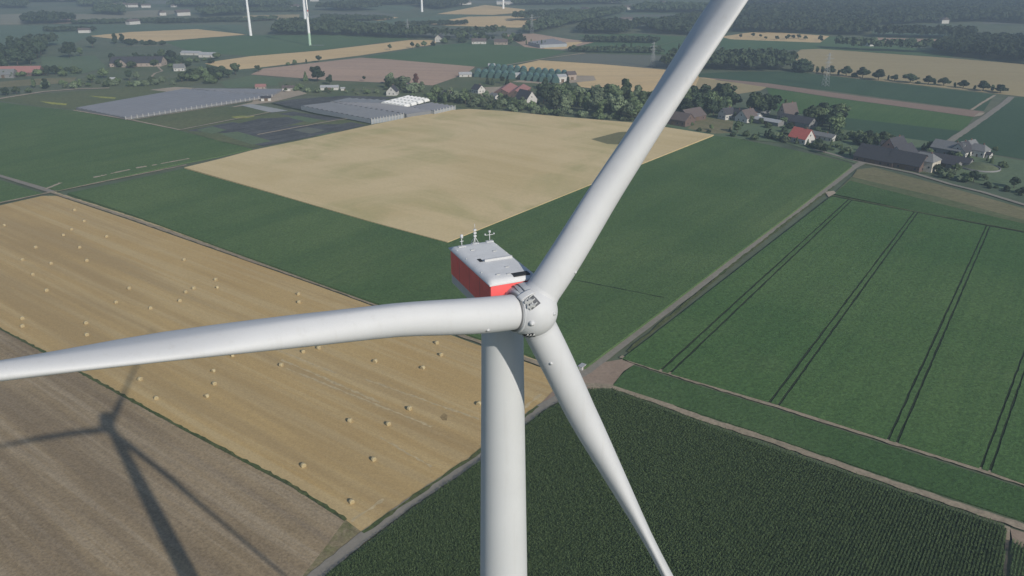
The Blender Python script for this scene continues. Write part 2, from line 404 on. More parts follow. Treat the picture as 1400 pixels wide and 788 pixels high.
for a, b in (((772, 384), (908, 411)), ((640, 357), (772, 384))):
    strip('crop_gap', [a, b], .7, M_soil_shade, wob=.35, seg=2, h=1.306)
# right-hand crop with tramlines: slabs between the wheel ruts, soil with painted crop shade in the ruts
TOPL, TOPR = (1136, 269.5), (1540, 345)
BOTL, BOTR = (851, 490), (1540, 708)
sheet('crop_soil', [(1130, 272), (1136, 268), (1540, 344), (1540, 714), (1400, 664), (1215, 604), (1060, 554), (850, 491)], M_soil_shade)
def on_top(x): return (x, 268.6 + (x - 1136) * (345 - 268.6) / 404.0)
BOT = [(850, 490), (906, 508), (1058, 552), (1217, 602.5), (1345, 642), (1400, 661), (1540, 712)]
def on_bot(x):
    for (a, b), (c, d) in zip(BOT, BOT[1:]):
        if a <= x <= c: return (x, b + (d - b) * (x - a) / (c - a))
    return BOT[-1]
TRAM = [(1162, 909), (1252, 1058), (1351, 1220), (1459, 1347)]
cuts = [(1136.5, 851)]
for tx, bx in TRAM:
    wt, wb = 4.8, 12.5
    cuts += [((tx - wt / 2 - 1.0), (bx - wb / 2 - 1.9)), ((tx - wt / 2 + 1.0), (bx - wb / 2 + 1.9)), ((tx + wt / 2 - 1.0), (bx + wb / 2 - 1.9)), ((tx + wt / 2 + 1.0), (bx + wb / 2 + 1.9))]
cuts.append((1540, 1540))
for i in range(0, len(cuts) - 1, 2):
    (t0, b0), (t1, b1) = cuts[i], cuts[i + 1]
    n = 60
    left, right = [], []
    for k in range(n + 1):
        u = k / n
        gl = G(*on_top(t0), .55).lerp(G(*on_bot(b0), .55), u); gr = G(*on_top(t1), .55).lerp(G(*on_bot(b1), .55), u)
        j = .17 if 0 < k < n else 0
        left.append((gl.x + rnd.uniform(-j, j), gl.y)); right.append((gr.x + rnd.uniform(-j, j), gr.y))
    sheet('beet_rows', left + right[::-1], M_crop_right, h=.55, world_pts=True)
sheet('crop_strip', [(866, 499.5), (905, 512), (1060, 559), (1215, 609), (1345, 650), (1400, 668), (1540, 718), (1540, 762), (1400, 712), (1200, 647), (1000, 579), (900, 547), (838, 527), (848, 514), (856, 507)], M_crop_strip, h=.45)
sheet('bare_patch', [(803, 522), (850, 492), (868, 498), (852, 508), (846, 516), (836, 528)], M_bare)
sheet('junction', [(775, 516), (806, 500), (822, 496), (852, 491), (830, 512), (838, 529), (800, 533), (776, 536), (740, 560), (735, 556)], M_bare)
strip('dirt_track', [(848, 489), (906, 509.5), (1058, 556), (1217, 606), (1347, 646), (1400, 664.5), (1540, 715)], 1.9, M_track, wob=.2, seg=2)
strip('dirt_track', [(790, 527), (838, 530.5), (900, 551), (957, 573), (1050, 602.5), (1219, 662), (1400, 722.5), (1540, 775)], 2.6, M_track, wob=.12, seg=2)
strip('lane', [(776, 522), (800, 508), (900, 432), (1000, 357), (1080, 297), (1166, 230), (1182, 222)], 5.0, M_lane, wob=.03)
strip('verge', [(800, 502), (900, 426.5), (1000, 352.5), (1080, 293.5), (1160, 228)], 1.6, M_track, wob=.35, seg=3)
strip('verge', [(858, 482), (1000, 364.5), (1080, 301.5), (1140, 256)], 1.2, M_verge, wob=.3, seg=3)
strip('verge', [(1136, 268), (1250, 290), (1400, 317.5), (1540, 344)], 1.6, M_verge, wob=.2, seg=4)
strip('lane', [(1110, 204), (1160, 218), (1180, 223), (1250, 238), (1300, 253), (1345, 264), (1400, 281), (1540, 322)], 3.4, M_lane, wob=.05)
strip('lane', [(1290, 199.5), (1322, 178), (1345, 162), (1374, 141), (1383, 133)], 5.5, M_lane, wob=.05)
strip('lane', [(1328, 151), (1345, 140), (1360, 131)], 2.5, M_dirt, wob=.1)
sheet('yard', [(1331, 160), (1338, 154.5), (1347, 154), (1342, 158)], M_dirt)
sheet('dry_strip', [(1172, 232), (1195, 229), (1290, 254), (1400, 285), (1540, 326), (1540, 346), (1400, 302), (1290, 272), (1165, 242)], M_dry)
sheet('green_field', [(1140, 265), (1164, 242), (1290, 271), (1400, 301), (1540, 344), (1400, 314.5), (1250, 287.5)], M_olive)
sheet('grass_strip', [(1140, 265.4), (1162, 247), (1290, 280), (1400, 306), (1540, 344), (1400, 316), (1250, 288.5)], M_crop_strip)
sheet('bare_patch', [(1128, 262.5), (1140, 261), (1143, 264), (1133, 269.5)], M_dirt)
# track along the top of the stubble, cross roads at the left
strip('dirt_track', [(-220, 192), (0, 241), (72, 263.5)], 4.0, M_lane, wob=.06)
strip('dirt_track', [(72, 263.5), (160, 245.5), (255, 226.5)], 2.2, M_track, wob=.2, seg=3)
strip('dirt_track', [(-120, 305), (0, 278.5), (72, 263.5)], 2.2, M_track, wob=.15, seg=3)
strip('dirt_track', [(68, 263), (180, 300), (300, 342), (420, 384), (500, 412.5), (640, 463), (760, 507), (790, 518)], 2.4, M_track, wob=.12, seg=3)
strip('verge', [(75, 264), (180, 297.5), (300, 339.5), (420, 381), (500, 410), (640, 460.5), (760, 504)], .9, M_straw, wob=.3, seg=3)
for a, b in (((62, 259), (84, 250)), ((128, 243), (146, 239)), ((152, 237.5), (178, 232)), ((186, 230), (201, 227.5)), ((208, 226.5), (215, 225)), ((220, 224), (259, 217))):
    G0, G1 = G(*a, .62), G(*b, .62)
    bm = bmesh.new()
    d = (G1 - G0); n_ = 7; nr = Vector((-d.y, d.x, 0)).normalized()
    pr = None
    for k in range(n_ + 1):
        p = G0.lerp(G1, k / n_); w = rnd.uniform(.7, 2.2)
        cur = (bm.verts.new(p + nr * w), bm.verts.new(p - nr * w * .5))
        if pr: bm.faces.new((pr[0], pr[1], cur[1], cur[0]))
        pr = cur
    tag(obj('lodged_crop', bm, M_dirt), kind='structure')
# road along the maize
strip('farm_road', [(800, 527), (740, 558.5), (650, 630), (560, 690), (500, 734), (434, 788), (330, 890), (200, 1080)], 3.4, M_lane, wob=.06, seg=2)
strip('verge', [(735, 557), (648, 625.5), (560, 685.5), (497, 731)], 1.0, M_verge, wob=.35, seg=2)
sheet('bare_patch', [(1381, 722), (1400, 728), (1460, 750), (1460, 790), (1385, 742)], M_bare)
strip('dirt_track', [(1377, 722), (1373, 760), (1366, 900)], 1.2, M_track, wob=.1, seg=2)
sheet('maize_soil', [(443, 790), (650, 636), (740, 566), (802, 534), (838, 535), (957, 579), (1219, 669), (1376, 722), (1371, 790), (1360, 1000), (700, 1300), (220, 1080), (340, 890)], M_soil_shade)
strip('lane', [(-60, 146), (10, 134), (60, 126), (110, 122), (150, 121)], 5, M_dirt, wob=.12)
strip('lane', [(205, 108), (212, 101), (222, 98), (216, 92), (212, 86)], 2.6, M_dirt, wob=.1)
strip('lane', [(372, 142), (430, 156), (508, 170)], 2.5, M_soil_shade, wob=.1)  # narrow dark strip along the glasshouse side, not a paved way
strip('lane', [(352, 185), (460, 165), (505, 160)], 2.0, M_dirt, wob=.1)
strip('lane', [(246, 178.5), (370, 154)], 1.8, M_dirt, wob=.15)
strip('lane', [(100, 151.5), (180, 165), (246, 178.5)], 2.0, M_dirt, wob=.15)
strip('lane', [(182, 164.5), (300, 146), (375, 134)], 2.0, M_dirt, wob=.15)
strip('lane', [(674, 93), (742, 81), (800, 73)], 3.0, M_dirt, wob=.1)
strip('lane', [(870, 70), (905, 62), (945, 50)], 3.0, M_pasture, wob=.1)
strip('lane', [(800, 74), (770, 77), (742, 81)], 2.0, M_dirt, wob=.1)
strip('lane', [(424, 62.5), (443, 62.5)], 5.0, M_lightbed, wob=.05)
strip('lane', [(160, 64), (235, 62)], 2.5, M_dirt, wob=.1)

# ------------------------------------------------------------------ haze: the air between the drone and the far fields
M_haze = bpy.data.materials.new('summer_haze'); M_haze.use_nodes = True
hn = M_haze.node_tree
for n in list(hn.nodes):
    if n.type == 'BSDF_PRINCIPLED': hn.nodes.remove(n)
pv = hn.nodes.new('ShaderNodeVolumePrincipled')
pv.inputs['Color'].default_value = (.43, .54, .68, 1)
pv.inputs['Density'].default_value = 2.6e-4
pv.inputs['Anisotropy'].default_value = 0.0
hn.links.new(pv.outputs[0], hn.nodes['Material Output'].inputs['Volume'])
bm = bmesh.new(); box(bm, (0, 4500, 87), (16400, 15400, 176))
tag(obj('haze', bm, M_haze), kind='stuff')

# ------------------------------------------------------------------ the wind turbine in front
def mat_coat(name, c, dirt, seam=None, rough=.58):
    m, nt, bs = new_mat(name)
    tc = N(nt, 'ShaderNodeTexCoord'); P = tc.outputs['Object']
    f = ramp(nt, noise(nt, P, .25, 5, .65), .3, .7, .965, 1.03)
    col = mixc(nt, 1.0, c, gray(nt, f), 'MULTIPLY')
    st = ramp(nt, noise(nt, mapping(nt, P, 0.0, (2.2, 2.2, .10)), 1.0, 4, .7), .56, .80, 0, .30)      # run-down streaks
    col = mixc(nt, st, col, dirt)
    sp = ramp(nt, noise(nt, P, 2.6, 5, .75), .66, .80, 0, .35)                                         # small scuffs
    col = mixc(nt, sp, col, dirt)
    nt.links.new(col, bs.inputs['Base Color'])
    bs.inputs['Roughness'].default_value = rough; bs.inputs['Specular IOR Level'].default_value = .25
    return m
M_white = mat_coat('turbine_coating', (.500, .512, .528), (.36, .35, .33))
M_tower = mat_coat('tower_coating', (.505, .522, .535), (.37, .365, .345))
M_roof = mat_plain('nacelle_roof_coating', (.60, .61, .62), rough=.6, var=.06, scale=1.5)
M_red = mat_plain('red_band', (.78, .125, .125), rough=.45, var=.08, scale=.8, spec=.4)
M_lgrey = mat_plain('light_grey_shell', (.44, .455, .46), rough=.5, var=.05)
M_seal = mat_plain('grey_seal', (.16, .165, .17), rough=.6, var=.1)
M_dark = mat_plain('dark_opening', (.035, .038, .042), rough=.7, var=.2)
M_steel = mat_plain('galvanised_steel', (.42, .43, .43), rough=.4, var=.15, spec=.5)

HUB = Vector((1.03875, 41.26873, 111.30237))
AX = Vector((.44873535, -.88940455, .08715574)).normalized()       # rotor axis, out of the nose
AH = Vector((AX.x, AX.y, 0)).normalized()
TOWER = Vector((-.5937, 44.5044, 0))
BLADES = [Vector((.55548, .24716, .79395)).normalized(), Vector((.41905, .05999, -.90598)).normalized(), Vector((-.84723, -.51656, .12396)).normalized()]
BP = (.165, 2.223, 2.656, 1.285, 2.013, .704, -.31, .058, .82, -13.573)   # pitch, chords 8.3/20/28, thickness 8/20, offset, prebend, thick 28, twist
BDP = (0.0, .159, -.304)

turbine = empty('wind_turbine', TOWER)
tag(turbine, 'large white wind turbine with red nacelle sides standing close in front of the camera', 'wind turbine')
def rel(o, parent=turbine):
    """parent without moving: geometry below is written in world coordinates"""
    o.parent = parent
    return o
T0 = -TOWER
def shift(bm):
    bmesh.ops.translate(bm, verts=bm.verts, vec=T0)

bm = bmesh.new()
prof = [(2.25, -.2), (2.25, 0), (2.2, 20), (2.12, 45), (2.0, 65), (1.83, 80), (1.66, 90), (1.50, 98), (1.36, 105), (1.29, 109.4), (1.29, 110.2)]
lathe(bm, prof, 64)
for zf in (24, 52, 81.5):
    r = np.interp(zf, [p[1] for p in prof], [p[0] for p in prof])
    lathe(bm, [(r, zf - .06), (r + .012, zf - .05), (r + .012, zf + .05), (r, zf + .06)], 64)
tower = obj('tower', bm, M_tower, turbine)
bm = bmesh.new()
lathe(bm, [(1.30, 110.1), (1.40, 110.16), (1.40, 110.42), (1.30, 110.46)], 48)
obj('yaw_ring', bm, M_seal, turbine)
bm = bmesh.new(); box(bm, (0, -2.24, 2.6), (.9, .14, 2.1)); obj('tower_door', bm, M_lgrey, turbine)

# nacelle: local frame u (back along the axis), v (to the right seen from the front), z up from the hub height
NY = R(-2.8)
NU = (Matrix.Rotation(NY, 3, 'Z') @ -AH); NV = Vector((0, 0, 1)).cross(-NU); NV.normalize()
NM = Matrix.Translation(HUB - TOWER) @ Matrix((
    (NU.x, NV.x, 0, 0), (NU.y, NV.y, 0, 0), (0, 0, 1, 0), (0, 0, 0, 1)))
VC = -.60
def nbox(bm, u0, u1, v0, v1, z0, z1, mi=0): return box(bm, ((u0 + u1) / 2, (v0 + v1) / 2 + VC, (z0 + z1) / 2), (u1 - u0, v1 - v0, z1 - z0), NM, mi)
def bev(bm, w, seg=2): bmesh.ops.bevel(bm, geom=list(bm.edges), offset=w, segments=seg, affect='EDGES', profile=.6)
U0, U1 = .95, 7.60
bm = bmesh.new(); nbox(bm, U0 + .1, U1, -1.40, 1.40, -.86, -.20); bev(bm, .08)
nac = obj('nacelle', bm, M_lgrey, turbine)
bm = bmesh.new(); nbox(bm, U0, U1 + .003, -1.43, 1.43, -.24, 1.52); bev(bm, .06)
obj('red_panel', bm, M_red, nac)
bm = bmesh.new()                                            # roof: thin shell with a rolled edge and a slight crown
nu, nv = 14, 12
u0r, u1r, hw = U0 - .10, U1 + .1, 1.52
def roof_pt(i, j):
    a, b = i / nu, j / nv * 2 - 1
    u = u0r + (u1r - u0r) * a
    ed = max(abs(b), abs(a * 2 - 1) ** 6)
    z = 1.72 - .03 * b * b - .16 * max(0, (ed - .90) / .10) ** 2
    return NM @ Vector((u, b * hw + VC, z))
gv = [[bm.verts.new(roof_pt(i, j)) for j in range(nv + 1)] for i in range(nu + 1)]
for i in range(nu):
    for j in range(nv): bm.faces.new((gv[i][j], gv[i + 1][j], gv[i + 1][j + 1], gv[i][j + 1])).smooth = True
bot = {}
def bv(i, j):
    if (i, j) not in bot:
        a, b = i / nu, j / nv * 2 - 1
        bot[(i, j)] = bm.verts.new(NM @ Vector((u0r + (u1r - u0r) * a, b * hw + VC, 1.46)))
    return bot[(i, j)]
loop = [(i, 0) for i in range(nu)] + [(nu, j) for j in range(nv)] + [(i, nv) for i in range(nu, 0, -1)] + [(0, j) for j in range(nv, 0, -1)]
for k in range(len(loop)):
    p, q = loop[k], loop[(k + 1) % len(loop)]
    bm.faces.new((gv[p[0]][p[1]], gv[q[0]][q[1]], bv(*q), bv(*p)))
bm.faces.new([bv(*p) for p in loop])
roof = obj('nacelle_roof', bm, M_roof, nac)
bm = bmesh.new(); nbox(bm, 3.95, 4.15, -.55, 1.25, 1.66, 1.84); bev(bm, .03)
obj('roof_rail', bm, M_white, nac)
bm = bmesh.new(); nbox(bm, 4.05, 4.55, -.82, -.60, 1.66, 1.735)
obj('roof_vent', bm, M_dark, nac)
bm = bmesh.new(); nbox(bm, 1.15, 1.62, .10, 1.12, 1.66, 1.732)
obj('roof_window', bm, M_dark, nac)
for (u, v) in ((1.7, -.75), (1.55, -.15), (2.6, .2), (5.4, .6), (6.1, -.6)):
    bm = bmesh.new(); nbox(bm, u, u + .12, v, v + .22, 1.68, 1.76); obj('roof_cleat', bm, M_steel, nac)
for u in (2.55, 5.0, 6.6):
    bm = bmesh.new(); nbox(bm, u, u + .03, -1.36, 1.36, 1.60, 1.70); obj('roof_seam', bm, M_lgrey, nac)
for u in (2.6, 4.3, 6.0):
    bm = bmesh.new(); nbox(bm, u, u + .025, -1.434, -1.428, -.18, 1.46); obj('side_seam', bm, M_seal, nac)
bm = bmesh.new(); nbox(bm, 6.3, 7.2, -1.440, -1.432, .45, 1.15); bev(bm, .003, 1); obj('side_vent', bm, M_red, nac)
def mast(u, v, h, kind):
    bm = bmesh.new()
    P = lambda a, b, z: NM @ Vector((u + a, v + b + VC, z))
    zb = 1.69
    nbox(bm, u - .12, u + .12, v - .24, v + .24, zb - .02, zb + .06)
    tube(bm, P(0, 0, zb), P(0, 0, zb + h), .032, .024)
    if kind == 'tripod':
        for a, b in ((-.22, -.2), (.22, -.2), (0, .26)): tube(bm, P(a, b, zb), P(0, 0, zb + h * .5), .02)
        tube(bm, P(0, 0, zb + h), P(0, 0, zb + h + .35), .015)
        for k in (.6, .8, 1.0): nbox(bm, u - .06, u + .06, v - .09, v + .09, zb + h * k - .1, zb + h * k)
    elif kind == 'cross':
        tube(bm, P(0, -.30, zb + h * .78), P(0, .30, zb + h * .78), .02)
        tube(bm, P(0, -.30, zb + h * .78), P(0, -.30, zb + h * .95), .05); tube(bm, P(0, .30, zb + h * .78), P(0, .30, zb + h * .92), .05)
        lathe(bm, [(.0, 0), (.08, .02), (.08, .14), (0, .16)], 10, P(0, 0, zb + h), (0, 0, 1))
    else:
        lathe(bm, [(.0, 0), (.10, .02), (.10, .22), (0, .26)], 12, P(0, 0, zb + h - .05), (0, 0, 1))
        tube(bm, P(0, -.12, zb + h * .6), P(0, .12, zb + h * .6), .025)
    return obj('weather_mast', bm, M_white, nac)
mast(7.05, -.85, .62, 'lamp'); mast(7.25, .12, .98, 'tripod'); mast(7.25, 1.12, .60, 'cross')

# hub, spinner and hub fittings (world coordinates shifted to the tower base)
HO = HUB - TOWER
bm = bmesh.new()
RS = 1.52
KN = 1.10
prof = [(1.05, -1.22), (1.33, -1.22), (1.37, -1.16), (1.43, -.9), (1.49, -.5)]
for k in range(22):
    a = R(90) * k / 21
    prof.append((RS * math.cos(a), RS * KN * math.sin(a)))
lathe(bm, prof, 64, HO, AX)
hub = obj('hub', bm, M_white, turbine)
bm = bmesh.new()
lathe(bm, [(1.0, -2.0), (1.02, -1.2), (1.12, -1.02), (1.05, -.95)], 48, HO, AX)
obj('main_shaft_collar', bm, M_seal, hub)
SIDE = Vector((0, 0, 1)).cross(AX).normalized(); UPV = AX.cross(SIDE)
def surf_r(n):
    """distance from the rotor centre to the spinner skin in direction n"""
    c = n.dot(AX); q = math.sqrt(max(1e-6, 1 - c * c))
    if c > 0: return 1.0 / math.sqrt((q / RS) ** 2 + (c / (RS * KN)) ** 2)
    return (RS - .06 * min(1, (-c / q * RS / .5) ** 2 * .5)) / max(q, .5)
def on_hub(px, py):
    """point of the spinner under a photo point"""
    x = (px - CX) / FPX; y = (CY - py) / FPX
    d = Vector((x, math.cos(PITCH) + y * math.sin(PITCH), -math.sin(PITCH) + y * math.cos(PITCH))).normalized()
    o = Vector((0, 0, CAMH)) - HUB
    for k in range(400):
        p = o + d * (38 + k * .025)
        if p.length < 2.6 and p.length < surf_r(p.normalized()) and p.dot(AX) > -1.3: return p
    k = -o.dot(d); return o + d * k
def hub_patch(corners, r, n=6):
    """a curved panel on the spinner between four photo points"""
    C4 = [on_hub(*c).normalized() for c in corners]
    bmx = bmesh.new(); g = []
    for i in range(n + 1):
        row = []
        for j in range(n + 1):
            p = (C4[0].lerp(C4[1], j / n)).lerp(C4[3].lerp(C4[2], j / n), i / n).normalized()
            row.append(bmx.verts.new(HO + p * (surf_r(p) + r)))
        g.append(row)
    for i in range(n):
        for j in range(n): bmx.faces.new((g[i][j], g[i][j + 1], g[i + 1][j + 1], g[i + 1][j])).smooth = True
    return bmx
def solidify_patch(corners, r, t):
    bmx = hub_patch(corners, r)
    ret = bmesh.ops.extrude_face_region(bmx, geom=list(bmx.faces))
    for v in ret['geom']:
        if isinstance(v, bmesh.types.BMVert): v.co = HO + (v.co - HO) * (1 - t / 1.5)
    return bmx
def hub_at(px, py, lift):
    n = on_hub(px, py).normalized(); return HO + n * (surf_r(n) + lift)
M_hatch = mat_plain('shaded_opening', (.10, .105, .115), rough=.7, var=.2)  # open hatch as a dark plate, its inner shade put into the colour
hatch = obj('hub_hatch', solidify_patch([(719, 412), (729, 404), (739, 415), (727, 424)], .015, .05), M_hatch, hub)
for (a, b, c_, d_) in ((716, 414, 727, 405), (720, 418, 731, 409), (724, 423, 734, 414), (718, 412, 726, 424), (723, 408, 731, 420)):
    bm = bmesh.new(); tube(bm, hub_at(a, b, .06), hub_at(c_, d_, .06), .04); obj('hub_pipe', bm, M_steel, hatch)
for (a, b, w) in ((720, 414, .22), (725, 412, .26), (728, 418, .3), (723, 420, .2)):
    bm = bmesh.new(); box(bm, hub_at(a, b, .05), (w, w * .8, .16)); bmesh.ops.bevel(bm, geom=list(bm.edges), offset=.02, segments=1, affect='EDGES'); obj('hub_equipment', bm, M_steel, hatch)
obj('hatch_lid', solidify_patch([(707, 407), (725, 397), (731, 402), (713, 413)], .10, .05), M_white, hub)
h2 = obj('hub_hatch', solidify_patch([(714, 457), (729, 455), (733, 461), (718, 465)], .015, .05), M_dark, hub)  # second dark plate, coloured like the shade inside the opening
for (a, b, c_, d_) in ((716, 463, 722, 457), (720, 464, 726, 457), (724, 463, 730, 457), (715, 460, 731, 461)):
    bm = bmesh.new(); tube(bm, hub_at(a, b, .05), hub_at(c_, d_, .05), .03); obj('hub_pipe', bm, M_steel, h2)
p = on_hub(727, 442).normalized(); q = surf_r(p)
bm = bmesh.new(); lathe(bm, [(.17, q - .02), (.16, q + .05), (.05, q + .17), (0, q + .18)], 16, HO, p); obj('lifting_cone', bm, M_white, hub)
p = on_hub(757, 429).normalized(); q = surf_r(p)
bm = bmesh.new(); lathe(bm, [(.10, q - .02), (.10, q + .08), (0, q + .11)], 12, HO, p); obj('lifting_cone', bm, M_white, hub)
for path in (((697, 386), (703, 392), (710, 401), (717, 410)), ((703, 383), (709, 390), (716, 397), (722, 404))):
    bm = bmesh.new()
    pts = [hub_at(a, b, .03) for a, b in path]
    for A, B in zip(pts, pts[1:]): tube(bm, A, B, .03, cap=False)
    obj('hub_cable', bm, M_seal, hub)
def sec(tt, P, dp):
    d, c8, c20, c28, h8, h20, q, pb_, h28, tw = P
    c = float(np.interp(tt if tt > 46 or tt < 1.5 else tt + np.linspace(-2.4, 2.4, 25) * min(1, (tt - 1.5) / 2.5), [0, 2, 3.5, 8.324, 20, 28, 48, 49.5, 50], [2, 2, 2 + .12 * (c8 - 2), c8, c20, c28, .8, .45, .08]).mean())
    h = float(np.interp(tt + np.linspace(-2.4, 2.4, 25) * min(1, max(0, (tt - 1.5) / 2.5, )) * (1 if tt < 46 else 0), [0, 2, 8, 20, 28, 50], [2, 2, h8, h20, h28, .05]).mean())
    w = min(1, max(0, (tt - 2) / 6.911)); w = w * w * (3 - 2 * w)
    a = d + dp + R(tw) * min(1, max(-1, (20 - tt) / 12))
    out = []
    n = 44
    for k in range(n):
        th = 2 * math.pi * k / n
        u = math.cos(th)
        xx = c * u / 2 + w * c * q
        yy = h / 2 * math.sin(th) * (1 - w * .55 * min(1, max(0, (-u + .2) / 1.2)))
        out.append((xx * math.cos(a) - yy * math.sin(a), xx * math.sin(a) + yy * math.cos(a)))
    return out, pb_ * (tt / 20) ** 2
TS = [.55, .9, 1.3, 2, 2.6, 3.2, 4, 5, 6, 7, 8, 9.5, 11, 13, 15, 17, 19, 21, 23, 25, 27, 29, 31, 33, 35, 38, 41, 44, 46, 47.5, 48.6, 49.3, 49.8, 50]
for k, b in enumerate(BLADES):
    e1 = (AX - b * AX.dot(b)).normalized(); e2 = b.cross(e1)
    bm = bmesh.new(); prev = None
    for tt in TS:
        s, pbd = sec(tt, BP, BDP[k])
        if k == 2:                                  # the left blade is a touch slimmer round its shoulder
            f_ = 1 - .055 * math.exp(-((tt - 9.5) / 3.2) ** 2); s = [(x * f_, y * f_) for x, y in s]
        ring = [bm.verts.new(HO + b * tt + e1 * (x + pbd) + e2 * y) for x, y in s]
        if prev:
            for i in range(len(ring)):
                j = (i + 1) % len(ring)
                bm.faces.new((prev[i], prev[j], ring[j], ring[i])).smooth = True
        prev = ring
    bm.faces.new(prev)
    bl = obj('blade', bm, M_white, turbine)
    bm = bmesh.new()
    lathe(bm, [(1.0, .88), (1.19, .90), (1.215, .98), (1.215, 1.08), (1.17, 1.12), (1.0, 1.12)] if k == 2 else [(1.22, .80), (1.13, .96), (1.06, 1.10), (1.02, 1.26), (.99, 1.45)], 48, HO, b)
    rg = obj('root_ring', bm, M_white, bl)
    bm = bmesh.new()
    lathe(bm, [(1.005, 1.10), (1.10, 1.12), (1.10, 1.20), (1.005, 1.22)] if k == 2 else [(1.0, 1.06), (1.02, 1.08), (1.02, 1.16), (1.0, 1.18)], 48, HO, b)
    obj('root_seal', bm, M_seal if k == 2 else M_lgrey, bl)
    bm = bmesh.new()
    n_ = (e1 * .8 + e2 * (-.6 if k == 2 else .6)).normalized()
    lathe(bm, [(.10, -.03), (.09, .02), (0, .035)], 10, HO + b * 3.2 + n_ * 1.0, n_)
    obj('inspection_cap', bm, M_white, bl)

# ------------------------------------------------------------------ straw bales
M_bale = mat_plain('straw_bale', (.43, .36, .215), rough=.95, var=.22, scale=4, spec=.05)
M_balend = mat_plain('straw_bale_end', (.37, .30, .17), rough=.95, var=.3, scale=6, spec=.05)
M_net = mat_plain('bale_net', (.62, .54, .36), rough=.9, var=.15, scale=6, spec=.05)
def make_bale():
    t = empty('straw_bale')
    bm = bmesh.new(); n = 28; rg = []
    for x, r in ((-.62, .70), (-.60, .80), (-.3, .83), (0, .84), (.3, .83), (.60, .80), (.62, .70)):
        rg.append([bm.verts.new((x, (r + rnd.uniform(-.015, .015)) * math.cos(2 * math.pi * i / n), .80 + (r + rnd.uniform(-.015, .015)) * math.sin(2 * math.pi * i / n))) for i in range(n)])
    for A, B in zip(rg, rg[1:]):
        for i in range(n): bm.faces.new((A[i], A[(i + 1) % n], B[(i + 1) % n], B[i])).smooth = True
    obj('straw_roll', bm, M_bale, t)
    for s in (-1, 1):
        bm = bmesh.new()
        lathe(bm, [(.70, .0), (.5, .015), (.3, .0), (.12, .02), (0, .01)], 24, (s * .62, 0, .80), (s, 0, 0))
        obj('bale_end', bm, M_balend, t)
    return t
BALES = [
 (6, 309, 'straw bale at the left picture edge nearest the field crossroads'), (102, 288, 'straw bale nearest the top corner of the stubble field'),
 (115, 303, 'straw bale second from the top corner, close to the upper track'), (98, 314, 'straw bale of the upper left trio, on its right side'),
 (87, 322, 'straw bale of the upper left trio, lowest of the three'), (146, 324, 'straw bale halfway along the upper dirt track, alone'),
 (49, 339, 'straw bale left of centre in the upper left stubble, alone'), (109, 339, 'straw bale in the middle of the upper left stubble'),
 (31, 356, 'straw bale close to the left picture edge in mid stubble'), (70, 361, 'straw bale between two others in the left mid stubble'),
 (119, 357, 'straw bale just below another in the left mid stubble'), (45, 376, 'straw bale low on the left side above the bale pair'),
 (64, 398, 'straw bale alone midway between the left pair and the upper bales'), (177, 395, 'straw bale in the open middle of the left stubble, upper of two'),
 (159, 414, 'straw bale in the open middle of the left stubble, lower of two'), (206, 422, 'straw bale just above the middle of the left blade, alone'),
 (246, 412, 'straw bale of the central cluster, lowest and left'), (254, 400, 'straw bale of the central cluster, second from the bottom'),
 (265, 395, 'straw bale of the central cluster, third and rightmost'), (252, 356, 'straw bale alone close under the upper dirt track'),
 (295, 383, 'straw bale of the right pair above the blade, upper one'), (297, 394, 'straw bale of the right pair above the blade, lower one'),
 (31, 436, 'straw bale of the far left pair by the ploughed soil, upper one'), (31, 447, 'straw bale of the far left pair by the ploughed soil, lower one'),
 (118, 442.5, 'straw bale of the pair touching the blade tip side, upper one'), (119, 458.6, 'straw bale of the pair touching the blade tip side, lower one'),
 (408, 402.7, 'straw bale of the pair above the blade near the nacelle, upper one'), (409, 414, 'straw bale of the pair above the blade near the nacelle, lower one'),
 (318, 487, 'straw bale half hidden under the lower edge of the left blade'), (414.5, 481.6, 'straw bale of two just below the left blade, left one'),
 (436, 476.5, 'straw bale of two just below the left blade, right one'), (384.7, 500, 'straw bale left of the loose straw rows under the blade'),
 (292, 508, 'straw bale of a slanting row of three below the blade, top one'), (293.5, 525.5, 'straw bale of a slanting row of three below the blade, middle one'),
 (283, 542.7, 'straw bale of a slanting row of three below the blade, bottom one'), (192, 519.5, 'straw bale just right of the upright blade shadow, upper one'),
 (214, 545, 'straw bale right of the blade shadow, lower one by the ploughed soil'), (513, 495, 'straw bale in the middle under the inner half of the left blade'),
 (597, 469.6, 'straw bale close to the tower under the blade root, topmost'), (603, 486, 'straw bale close to the tower under the blade root, second'),
 (578, 504, 'straw bale left of the tower, third below the blade root'), (654.6, 553, 'straw bale half hidden behind the left edge of the tower'),
 (531, 580.6, 'straw bale of the lower trio, right one'), (560, 559.7, 'straw bale right of the lower trio beside the loose straw rows'),
 (478.6, 576, 'straw bale of the lower trio, left one'), (415, 637.5, 'straw bale near the ploughed border in the lower stubble'),
 (511, 629, 'straw bale in the lower stubble next to the last one'), (481, 687, 'straw bale nearest to the camera in the bottom corner of the stubble'),
]
proto = make_bale()
for i, (px, py, lab) in enumerate(BALES):
    o = proto if i == 0 else copy_tree(proto)
    o.location = G(px, py + 2.2 * mpp(px, py) / 5.5)
    o.rotation_euler = (0, 0, A_STUB + rnd.uniform(-.35, .35) + (R(90) if rnd.random() < .12 else 0))
    o.scale = [rnd.uniform(.82, .93)] * 3
    tag(o, 'round ' + lab, 'straw bale', 'round straw bales on the stubble field')

